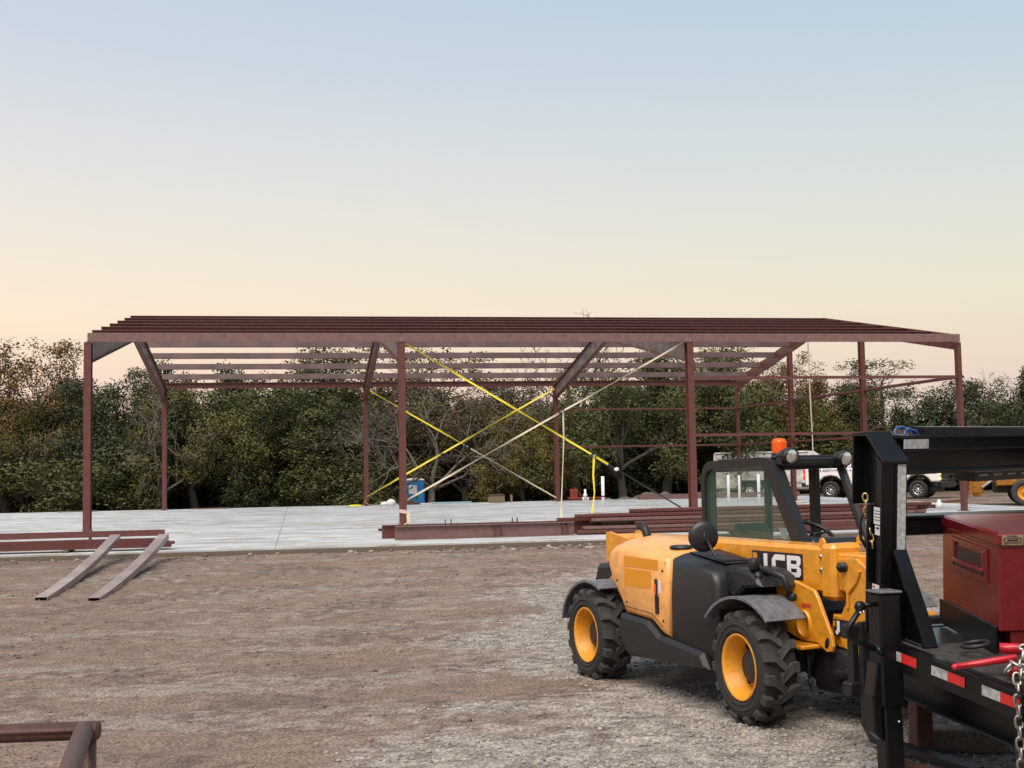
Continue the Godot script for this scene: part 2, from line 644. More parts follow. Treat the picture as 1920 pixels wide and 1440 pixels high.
func earth_colour(x, z):
	var g = gravel(x, z) if z > -40.0 else 0.0
	var dirt = Color(0.345, 0.258, 0.203)
	var red = Color(0.375, 0.258, 0.2)
	var pale = Color(0.54, 0.49, 0.43)
	var dark = Color(0.17, 0.127, 0.103)
	var a = n_low.get_noise_2d(x * 1.7 - 9.0, z * 2.6) * 0.5 + 0.5
	var f = n_fine.get_noise_2d(x * 1.4, z * 2.2)
	var c = dirt.lerp(red, clamp(a * 1.5 - 0.35 + smoothstep(-13.0, -19.0, z) * 0.45, 0.0, 1.0))
	# scraped chalky patches with ragged rims
	var s = n_streak.get_noise_2d(x * 0.22 + z * 0.1, z * 1.3 + x * 0.12) + f * 0.55 + n_fine.get_noise_2d(x * 2.2 - 40.0, z * 4.2) * 0.6 + n_mid.get_noise_2d(x * 1.6, z * 4.0) * 0.25
	c = c.lerp(pale, smoothstep(0.2, 0.44, s) * 0.5)
	# dark broken soil
	var crumb = n_fine.get_noise_2d(x * 2.6 + 11.0, z * 3.6)
	var d = -n_mid.get_noise_2d(x * 1.3 + 5.0, z * 2.2) - f * 0.55 - crumb * 0.7
	c = c.lerp(dark, smoothstep(0.24, 0.46, d) * 0.62)
	var gc = Color(0.62, 0.57, 0.51).lerp(Color(0.36, 0.32, 0.28), clamp(0.4 - f * 1.5, 0.0, 1.0))
	c = c.lerp(gc, smoothstep(0.35, 0.75, g + f * 0.25))
	# leaf-litter brown in ragged drifts, painted shade where the wood begins
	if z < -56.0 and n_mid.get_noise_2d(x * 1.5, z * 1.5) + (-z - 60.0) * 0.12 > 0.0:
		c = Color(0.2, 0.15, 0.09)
	# wheel passes curving in from the slab: polished, paler soil
	for o in [0.0, 1.75]:
		var dd = abs(Vector2(x + 9.4, z + 18.2).length() - 7.0 - o)
		if dd < 0.24 and z < -14.0 and x > -8.0:
			c = c.lerp(Color(0.42, 0.33, 0.265), (1.0 - smoothstep(0.14, 0.24, dd)) * (0.55 + 0.6 * f))
	return c * (1.0 + f * 0.2 + n_fine.get_noise_2d(x * 0.5 + 70.0, z * 3.4) * 0.3)


func axis(lo, hi, step, grow, far_lo, far_hi):
	var out = []
	var p = lo
	var s = step
	var below = []
	while p > far_lo:
		s *= grow
		p -= s
		below.append(p)
	below.reverse()
	out.append_array(below)
	p = lo
	while p < hi:
		out.append(p)
		p += step
	s = step
	out.append(p)
	while p < far_hi:
		s *= grow
		p += s
		out.append(p)
	return out


func build_ground():
	var xs = axis(-6.5, 7.5, 0.055, 1.05, -420.0, 420.0)
	var zs = axis(-20.0, -4.5, 0.055, 1.035, -900.0, 40.0)
	var v = PackedVector3Array()
	var c = PackedColorArray()
	var idx = PackedInt32Array()
	var nx = xs.size()
	for z in zs:
		for x in xs:
			v.append(Vector3(x, height(x, z), z))
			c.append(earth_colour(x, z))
	for j in zs.size() - 1:
		for i in nx - 1:
			var a = j * nx + i
			idx.append_array([a, a + 1, a + nx, a + 1, a + nx + 1, a + nx])
	var st = SurfaceTool.new()
	var arr = []
	arr.resize(Mesh.ARRAY_MAX)
	arr[Mesh.ARRAY_VERTEX] = v
	arr[Mesh.ARRAY_COLOR] = c
	arr[Mesh.ARRAY_INDEX] = idx
	var am = ArrayMesh.new()
	am.add_surface_from_arrays(Mesh.PRIMITIVE_TRIANGLES, arr)
	st.create_from(am, 0)
	st.generate_normals()
	structure(part("ground", st.commit(), M.earth, self))


func rock_mesh(seed_value):
	var r = RandomNumberGenerator.new()
	r.seed = seed_value
	var ico = SphereMesh.new()
	ico.radius = 1.0
	ico.height = 2.0
	ico.radial_segments = 6
	ico.rings = 3
	var a = ico.get_mesh_arrays()
	var vs = a[Mesh.ARRAY_VERTEX]
	var id = a[Mesh.ARRAY_INDEX]
	var moved = {}
	var st = SurfaceTool.new()
	st.begin(Mesh.PRIMITIVE_TRIANGLES)
	st.set_smooth_group(-1)
	for i in id:
		var p = vs[i]
		var key = p.snapped(Vector3(0.01, 0.01, 0.01))
		if not moved.has(key):
			moved[key] = Vector3(p.x * r.randf_range(0.75, 1.25), p.y * r.randf_range(0.5, 0.9), p.z * r.randf_range(0.7, 1.15))
		st.add_vertex(moved[key])
	st.generate_normals()
	return st.commit()


func scatter(called, label, category, list, mesh):
	var mm = MultiMesh.new()
	mm.transform_format = MultiMesh.TRANSFORM_3D
	mm.use_colors = true
	mm.mesh = mesh
	mm.instance_count = list.size()
	for i in list.size():
		mm.set_instance_transform(i, list[i][0])
		mm.set_instance_color(i, list[i][1])
	var o = MultiMeshInstance3D.new()
	o.name = take(self, called)
	o.multimesh = mm
	o.material_override = M.stone
	add_child(o, true)
	tag(o, label, category)
	o.set_meta("kind", "stuff")


func build_stones():
	var r = RandomNumberGenerator.new()
	r.seed = 99
	var gravel_list = []
	var tries = 0
	while gravel_list.size() < 60000 and tries < 330000:
		tries += 1
		var z = -4.8 - pow(r.randf(), 1.5) * 13.0
		var x = r.randf_range(-2.6, 6.4)
		var g = gravel(x, z)
		if r.randf() > smoothstep(0.3, 1.0, g):
			continue
		var s = 0.004 + 0.016 * pow(r.randf(), 4.0)
		var b = Basis(Vector3.UP, r.randf() * TAU).scaled(Vector3(s, s * 0.8, s))
		var t = r.randf_range(0.34, 0.72)
		gravel_list.append([Transform3D(b, Vector3(x, height(x, z) + s * 0.25, z)), Color(t, t * r.randf_range(0.9, 0.97), t * r.randf_range(0.76, 0.88))])
	scatter("gravel", "crushed pale limestone strewn over the dirt around the telehandler", "gravel", gravel_list, rock_mesh(5))
	var clods = []
	tries = 0
	while clods.size() < 7000 and tries < 80000:
		tries += 1
		var z = -4.8 - pow(r.randf(), 1.3) * 17.0
		var x = r.randf_range(-7.5, 4.0)
		if gravel(x, z) > 0.7 or n_mid.get_noise_2d(x * 1.1, z * 1.4) + r.randf_range(-0.35, 0.35) < 0.02:
			continue
		var s = 0.006 + 0.02 * pow(r.randf(), 4.0)
		var b = Basis(Vector3.UP, r.randf() * TAU).scaled(Vector3(s, s * 0.7, s))
		clods.append([Transform3D(b, Vector3(x, height(x, z) + s * 0.15, z)), earth_colour(x, z) * r.randf_range(0.75, 1.3)])
	scatter("dirt_clods", "small brown clods of dry dirt scattered over the graded ground", "dirt", clods, rock_mesh(6))
	var rubble = []
	for i in 900:
		var u = r.randf_range(-4.0, 16.0)
		var v = -7.62 - pow(r.randf(), 1.6) * 1.0
		if u < 7.0 and r.randf() < 0.75:
			continue
		var p = site(u, 0, v)
		var s = 0.012 + 0.05 * pow(r.randf(), 3.0)
		var b = Basis(Vector3.UP, r.randf() * TAU).scaled(Vector3(s, s * 0.8, s))
		var t = r.randf_range(0.3, 0.75)
		var col = Color(t, t * 0.93, t * 0.82) if r.randf() < 0.45 else Color(0.26, 0.19, 0.145) * r.randf_range(0.8, 1.3)
		rubble.append([Transform3D(b, Vector3(p.x, height(p.x, p.z) + s * 0.3, p.z)), col])
	scatter("edge_rubble", "broken stone and dirt lumps along the foot of the slab edge", "rubble", rubble, rock_mesh(8))


func build_slab():
	var root = Node3D.new()
	root.name = "concrete_slab"
	add_child(root)
	root.position = SITE_AT
	root.rotation.y = SITE_TURN
	structure(root)
	var im = noise_image(512, 77, 0.02, 5, 0.84, 1.0)
	# long trowel marks and damp streaks that run along the building
	var n = FastNoiseLite.new()
	n.seed = 5
	n.frequency = 0.01
	n.fractal_octaves = 4
	var big = Image.create(1024, 1024, false, Image.FORMAT_RGB8)
	for y in 1024:
		for x in 1024:
			var a = n.get_noise_2d(x * 0.3, y * 1.5)
			var b = n.get_noise_2d(x * 0.6 + 700.0, y * 5.0)
			var k = 0.93 - clamp(a * 1.5 - 0.1, 0.0, 0.42) * 0.3 - clamp(b * 1.6 - 0.25, 0.0, 0.4) * 0.2
			k *= im.get_pixel(x % 512, y % 512).r
			# mud carried on by wheels and boots
			var md = smoothstep(0.2, 0.45, n.get_noise_2d(x * 0.8 - 300.0, y * 1.1 + 90.0) + 0.35 * n.get_noise_2d(x * 6.0, y * 6.0)) * 0.3
			big.set_pixel(x, y, Color(k * (1.0 - md * 0.3), k * (1.0 - md * 0.42), k * (1.0 - md * 0.6)))
	var m = StandardMaterial3D.new()
	m.albedo_color = lin(0.62, 0.65, 0.665)
	m.albedo_texture = tex(big)
	m.uv1_triplanar = true
	m.uv1_scale = Vector3(0.055, 0.055, 0.055)
	m.roughness = 0.62
	m.resource_name = "new_concrete"
	var us = [-9.0, -3.01, 4.58, 12.17, 19.76, 25.6]
	var vs = [-7.5, 1.2, 9.6, 18.2]
	for i in us.size() - 1:
		for j in vs.size() - 1:
			var b = MB.new()
			var g = 0.006
			b.box(Vector3((us[i] + us[i + 1]) * 0.5, -0.16, -(vs[j] + vs[j + 1]) * 0.5), Vector3(us[i + 1] - us[i] - g, 0.32, vs[j + 1] - vs[j] - g), 0.008)
			part("slab_panel", b, m, root)
	var edge = MB.new()
	edge.box(Vector3(8.3, -0.185, 7.508), Vector3(34.6, 0.29, 0.014), 0.004)
	part("stained_edge", edge, M.spoil, root)
	var base = MB.new()
	base.box(Vector3(8.3, -0.2, -5.35), Vector3(34.4, 0.3, 25.5))
	part("joint_bed", base, M.dark_steel, root)


# ---------------------------------------------------------------- steel frame

func build_frame():
	var root = thing("steel_building_frame", "open red-iron steel building frame with purlins and no walls standing on the slab", "building frame", SITE_AT, SITE_TURN)
	var slope = 1.54 / (DEPTH * 0.5)
	var top = 4.6
	var half = DEPTH * 0.5
	var red = M.primer
	# columns of the three rigid frames and of the end wall
	var col_mesh = MB.new()
	col_mesh.at(Transform3D(Basis(Vector3(1, 0, 0), Vector3(0, 0, -1), Vector3(0, 1, 0)), Vector3.ZERO))
	col_mesh.prism(ibeam(0.25, 0.17, 0.014, 0.01), 0.02, 4.58)
	var cm = col_mesh.mesh()
	var plate = MB.new()
	plate.box(Vector3(0, 0.011, 0), Vector3(0.24, 0.018, 0.32), 0.003)
	var pm = plate.mesh()
	for i in 3:
		for back in [0, 1]:
			var z = -0.125 if back == 0 else -DEPTH + 0.125
			var c = part("column", cm, red, root)
			c.position = Vector3(i * BAY, 0, z)
			var bp = part("base_plate", pm, red, c)
			for sx in [-1, 1]:
				for sz in [-1, 1]:
					var bt = MB.new()
					bt.tube(Vector3(sx * 0.095, 0.02, sz * 0.13), Vector3(sx * 0.095, 0.07, sz * 0.13), 0.012, -1, 6)
					part("anchor_bolt", bt, M.bolt, c)
		# rafters, each half a welded plate girder
		for back in [0, 1]:
			var s = 1.0 if back == 0 else -1.0
			var ox = 0.0 if back == 0 else DEPTH
			var r = MB.new()
			r.at(Transform3D(Basis(Vector3(0, 0, -s), Vector3.UP, Vector3(s, 0, 0)), Vector3(i * BAY, 0, -ox)))
			r.prism(V2([0.27, 4.13, 0.27, top - 0.02, half - 0.01, top - 0.02 + slope * half, half - 0.01, top + slope * half - 0.55]), -0.005, 0.005)
			var web = part("rafter", r, M.primer_web, root)
			var f1 = MB.new()
			var za = -s
			var pa = Vector3(i * BAY, top - 0.012, -ox - s * 0.0)
			var pb = Vector3(i * BAY, top - 0.012 + slope * half, -ox - s * (half - 0.005))
			f1.sweep(V2([-0.085, -0.007, 0.085, -0.007, 0.085, 0.007, -0.085, 0.007]), [pa, pb], Vector3.RIGHT)
			part("top_flange", f1, red, web)
			var f2 = MB.new()
			var pc = Vector3(i * BAY, 4.13, -ox - s * 0.265)
			var pd = Vector3(i * BAY, top + slope * half - 0.56, -ox - s * (half - 0.005))
			f2.sweep(V2([-0.085, -0.007, 0.085, -0.007, 0.085, 0.007, -0.085, 0.007]), [pc, pd], Vector3.RIGHT)
			part("bottom_flange", f2, red, web)
			# splice plate at the knee and the ridge
			var sp = MB.new()
			sp.box(Vector3(i * BAY, 4.36, -ox - s * 0.258), Vector3(0.17, 0.5, 0.012), 0.002)
			part("splice_plate", sp, red, web)
	# end wall on the right: light columns, a shallow rafter
	var u3 = 3.0 * BAY
	var em = MB.new()
	em.at(Transform3D(Basis(Vector3(1, 0, 0), Vector3(0, 0, -1), Vector3(0, 1, 0)), Vector3.ZERO))
	em.prism(channel(0.2, 0.09, 0.008), 0.02, 1.0)
	for k in 4:
		var v = [0.1, DEPTH / 3.0, DEPTH * 2.0 / 3.0, DEPTH - 0.1][k]
		var hh = (top - 0.22 + slope * (v if v < half else DEPTH - v)) - 0.0
		var e = MB.new()
		e.at(Transform3D(Basis(Vector3(1, 0, 0), Vector3(0, 0, -1), Vector3(0, 1, 0)), Vector3(u3 + 0.03, 0, -v)))
		if k == 0 or k == 3:
			hh = 4.6
			e.prism(channel(0.2, 0.09, 0.008), 0.02, hh)
			e.prism(V2([0.092, -0.1, 0.1, -0.1, 0.1, 0.1, 0.092, 0.1]), 0.02, hh)
		else:
			e.prism(ibeam(0.2, 0.15, 0.012, 0.009), 0.02, hh)
		var c = part("end_column", e, red, root)
		var bp = MB.new()
		bp.box(Vector3(u3 + 0.06, 0.011, -v), Vector3(0.22, 0.016, 0.26), 0.003)
		part("base_plate", bp, red, c)
	for back in [0, 1]:
		var s = 1.0 if back == 0 else -1.0
		var ox = 0.0 if back == 0 else DEPTH
		var e = MB.new()
		e.sweep(channel(0.2, 0.075, 0.008), [Vector3(u3 + 0.02, top - 0.12, -ox), Vector3(u3 + 0.02, top - 0.12 + slope * half, -ox - s * (half - 0.004))], Vector3.RIGHT)
		part("end_rafter", e, red, root)
		# rake channel that closes the purlin ends
		e = MB.new()
		e.sweep(channel(0.21, 0.06, 0.007), [Vector3(u3 + 0.04, top + 0.115, -ox - s * 0.1), Vector3(u3 + 0.04, top + 0.115 + slope * (half - 0.1), -ox - s * (half - 0.004))], Vector3.RIGHT)
		part("rake_channel", e, red, root)
	# eave struts, purlins and ridge purlins, one length a bay
	for back in [0, 1]:
		var s = 1.0 if back == 0 else -1.0
		var ox = 0.0 if back == 0 else DEPTH
		for i in 3:
			var ua = i * BAY + (0.004 if i > 0 else -0.0)
			var ub = (i + 1) * BAY - (0.004 if i < 2 else -0.1)
			var e = MB.new()
			var sec = V2([0, -0.1, 0.085, -0.1, 0.085, -0.08, 0.078, -0.08, 0.078, -0.092, 0.008, -0.092, 0.008, 0.098, 0.078, 0.11, 0.078, 0.1, 0.085, 0.1, 0.085, 0.12, 0, 0.106])
			# the web faces out
			e.at(Transform3D(Basis(Vector3(0, 0, -s), Vector3.UP, Vector3(s, 0, 0)), Vector3(ua if s > 0 else ub, 4.715, -ox + s * 0.012)))
			e.prism(sec, 0.0, ub - ua)
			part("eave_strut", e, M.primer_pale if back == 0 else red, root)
			for j in range(1, 7):
				var d = half * j / 6.0
				if j == 6:
					d = half - 0.16
				var lap = 0.22
				var la = i * BAY - (lap if i > 0 else 0.12)
				var lb = (i + 1) * BAY + (lap if i < 2 else 0.03)
				var p = MB.new()
				var off = 0.009 * (i % 2)
				var cy = top + slope * d + 0.105 + off * 0.3
				p.at(Transform3D(Basis(Vector3(0, 0, s).rotated(Vector3.RIGHT, -s * atan(slope) * -1.0), Vector3(0, 1, 0).rotated(Vector3.RIGHT, s * atan(slope)), Vector3(-s, 0, 0)), Vector3(lb if s > 0 else la, cy, -ox - s * (d + off))))
				p.prism(channel(0.2, 0.07, 0.007), 0.0, lb - la)
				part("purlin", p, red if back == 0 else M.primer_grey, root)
	# wall girts of the last bay and of the end wall
	for h in [2.16, 3.66]:
		for w in 3:
			var g = MB.new()
			var sec = V2([-0.1, -0.034, 0.1, -0.034, 0.1, 0.034, 0.093, 0.034, 0.093, -0.027, -0.093, -0.027, -0.093, 0.034, -0.1, 0.034])
			if w == 0:
				g.sweep(sec, [Vector3(2 * BAY + 0.09, h, -0.1), Vector3(u3 - 0.004, h, -0.1)], Vector3(0, 0, -1))
			elif w == 1:
				g.sweep(sec, [Vector3(2 * BAY + 0.09, h, -DEPTH + 0.1), Vector3(u3 - 0.004, h, -DEPTH + 0.1)], Vector3(0, 0, -1))
			else:
				g.sweep(sec, [Vector3(u3 + 0.1, h, -0.05), Vector3(u3 + 0.1, h, -DEPTH + 0.05)], Vector3(1, 0, 0))
			part("girt", g, red, root)


# ---------------------------------------------------------------- trees

func limb(b, from, dir, length, r0, depth, spread, r, tips, droop = 0.0):
	var pts = [from]
	var rad = [r0]
	var d = dir.normalized()
	var p = from
	var steps = 4
	for i in steps:
		d = (d + Vector3(r.randf_range(-1, 1), r.randf_range(-0.7, 0.8) - droop, r.randf_range(-1, 1)) * 0.22).normalized()
		p += d * length / steps
		pts.append(p)
		rad.append(r0 * lerp(1.0, 0.55, (i + 1.0) / steps))
	b.path(pts, rad, 6 if depth > 1 else 4, false)
	if depth <= 0:
		tips.append([p, d])
		return
	var kids = 3 if depth > 1 else 3
	for k in kids:
		var a = r.randf() * TAU
		var side = d.cross(Vector3(cos(a), 0.3, sin(a))).normalized()
		var nd = (d * r.randf_range(0.5, 0.9) + side * spread * r.randf_range(0.6, 1.2)).normalized()
		limb(b, pts[steps - (k % 2)], nd, length * r.randf_range(0.6, 0.82), rad[steps - (k % 2)] * 0.72, depth - 1, spread, r, tips, droop)
	if depth >= 1:
		tips.append([p, d])


func leaf_cloud(st, c, radius, count, size, r, shade):
	for i in count:
		var q = Vector3(r.randfn(), r.randfn(), r.randfn()).normalized() * radius * pow(r.randf(), 0.55)
		q.y *= 0.72
		var p = c + q
		var a = Vector3(r.randf_range(-1, 1), r.randf_range(-0.6, 0.6), r.randf_range(-1, 1)).normalized()
		var n = Vector3(r.randf_range(-1, 1), r.randf_range(-0.1, 1), r.randf_range(-1, 1)).normalized()
		var w = a.cross(n).normalized()
		var s = size * r.randf_range(0.6, 1.35)
		var t = shade * r.randf_range(0.8, 1.2)
		var warm = r.randf_range(0.88, 1.18)
		st.set_color(Color(t * warm, t, t * r.randf_range(0.7, 1.1)))
		# leaves of a spray lie roughly along its rounded outside
		var v0 = p - a * s * 0.5
		var v1 = p + w * s * 0.32
		var v2 = p + a * s * 0.55
		var v3 = p - w * s * 0.32
		var out = (q.normalized() + Vector3(0, 0.35, 0)).normalized()
		var face = (v2 - v0).cross(v1 - v0).normalized()
		if face.dot(out) < 0.0:
			var keep = v1
			v1 = v3
			v3 = keep
			face = -face
		st.set_normal((out * 0.6 + face * 0.7).normalized())
		st.add_vertex(v0)
		st.add_vertex(v1)
		st.add_vertex(v2)
		st.add_vertex(v0)
		st.add_vertex(v2)
		st.add_vertex(v3)


func tree_kind(kind, seed_value):
	# returns [limb mesh, leaf mesh or null], standing about 8 m tall at its own scale
	var r = RandomNumberGenerator.new()
	r.seed = seed_value
	var b = MB.new(true)
	var tips = []
	var st = SurfaceTool.new()
	st.begin(Mesh.PRIMITIVE_TRIANGLES)
	st.set_smooth_group(-1)
	if kind == "cedar":
		b.path([Vector3(0, -0.3, 0), Vector3(0.05, 3, 0), Vector3(0, 7.6, 0.05)], [0.2, 0.13, 0.02], 6, false)
		for i in 190:
			var y = 0.5 + 7.3 * pow(r.randf(), 0.85)
			var w = 2.1 * pow(1.0 - y / 8.3, 0.75) * sqrt(r.randf())
			var a = r.randf() * TAU
			leaf_cloud(st, Vector3(cos(a) * w, y, sin(a) * w), 0.55, 110, 0.12, r, r.randf_range(0.7, 1.15))
	elif kind == "shrub":
		for i in 7:
			var a = r.randf() * TAU
			limb(b, Vector3(cos(a), 0, sin(a)) * 0.3, Vector3(cos(a) * 0.6, 1, sin(a) * 0.6), 1.7, 0.05, 2, 0.7, r, tips)
		for t in tips:
			if r.randf() < 0.7:
				leaf_cloud(st, t[0], 0.8, 100, 0.14, r, r.randf_range(0.65, 1.2))
		for i in 50:
			var a = r.randf() * TAU
			var w = 2.3 * sqrt(r.randf())
			leaf_cloud(st, Vector3(cos(a) * w, 0.4 + r.randf() * 3.0, sin(a) * w), 0.7, 90, 0.14, r, r.randf_range(0.6, 1.1))
	else:
		var lean = Vector3(r.randf_range(-0.25, 0.25), 1, r.randf_range(-0.2, 0.2))
		var th = {"oak": 2.3, "open": 2.9, "bare": 2.2, "snag": 3.0}[kind]
		var tr = {"oak": 0.26, "open": 0.27, "bare": 0.19, "snag": 0.3}[kind]
		var tp = lean.normalized() * th
		b.path([Vector3(0, -0.4, 0), tp * 0.1, tp * 0.5 + Vector3(r.randf_range(-0.1, 0.1), 0, 0), tp], [tr * 1.5, tr, tr * 0.85, tr * 0.75], 8, false)
		var nl = {"oak": 6, "open": 5, "bare": 5, "snag": 5}[kind]
		var spread = {"oak": 0.75, "open": 0.6, "bare": 0.6, "snag": 0.65}[kind]
		for i in nl:
			var a = TAU * (i + r.randf_range(-0.25, 0.25)) / nl
			var up = r.randf_range(0.45, 1.2)
			limb(b, tp * r.randf_range(0.7, 1.0), Vector3(cos(a), up, sin(a)), r.randf_range(1.9, 2.5), tr * 0.5, 3, spread, r, tips)
		limb(b, tp, Vector3(0.1, 1, 0.1), 2.4, tr * 0.6, 3, spread, r, tips)
		for t in tips:
			if kind == "oak" and r.randf() < 0.62:
				leaf_cloud(st, t[0], 0.74, 170, 0.125, r, r.randf_range(0.5, 1.35))
			elif kind == "open" and r.randf() < 0.5:
				leaf_cloud(st, t[0], 0.55, 95, 0.11, r, r.randf_range(0.6, 1.25))
			elif kind == "bare":
				for k in 3:
					var q = t[0] + Vector3(r.randf_range(-0.5, 0.5), r.randf_range(0.0, 0.6), r.randf_range(-0.5, 0.5))
					b.path([t[0], (t[0] + q) * 0.5 + Vector3(0.03, 0.02, 0.03), q], [0.012, 0.009, 0.005], 3, false)
				if r.randf() < 0.25:
					leaf_cloud(st, t[0], 0.5, 14, 0.11, r, 1.0)
			elif kind == "snag":
				for k in 2:
					var q = t[0] + Vector3(r.randf_range(-0.6, 0.6), r.randf_range(0.0, 0.7), r.randf_range(-0.6, 0.6))
					b.path([t[0], (t[0] + q) * 0.5 + Vector3(0.03, 0.05, 0.03), q], [0.015, 0.011, 0.005], 3, false)
	var lm = st.commit()
	var wm = b.mesh()
	var box = wm.get_aabb()
	if lm.get_surface_count() > 0:
		box = box.merge(lm.get_aabb())
	return [wm, lm if lm.get_surface_count() > 0 else null, box.end.y]


func plant(kinds, kind, leaf, bark, px, top_px, z, wide, label, category = "tree", turn = -1.0):
	# px and top_px: column and crown top in the photograph; the distance z is where the wood stands
	if px > 1280:
		z += 6.0
	var xr = px - 960.0
	var yr = top_px - 720.0
	var cr = cos(0.0177)
	var sr = sin(0.0177)
	var xi = (xr * cr - yr * sr) / 2294.5
	var yi = -(xr * sr + yr * cr) / 2294.5
	var fz = cos(0.0673) - yi * sin(0.0673)
	var fy = sin(0.0673) + yi * cos(0.0673)
	var x = xi / fz * z
	var top = 1.8 + fy / fz * z
	var ground = terrain(x, -z)
	var k = kinds[kind]
	var s = (top - ground) / k[2] * 1.05
	var called = {"oak": "oak_tree", "open": "oak_tree", "bare": "bare_tree", "snag": "dead_tree", "cedar": "cedar_tree", "shrub": "shrub"}[kind.rstrip("123456789")]
	var t = thing(called, label, category, Vector3(x, ground, -z), turn if turn >= 0.0 else fmod(px * 0.37, TAU), "trees along the wood behind the slab")
	t.scale = Vector3(s * wide, s, s * wide)
	var w = part("trunk" if category == "tree" else "stem", k[0], M[bark], t)
	if k[1] != null and leaf != "":
		part("crown", k[1], M["leaf_" + leaf], t)
	return t


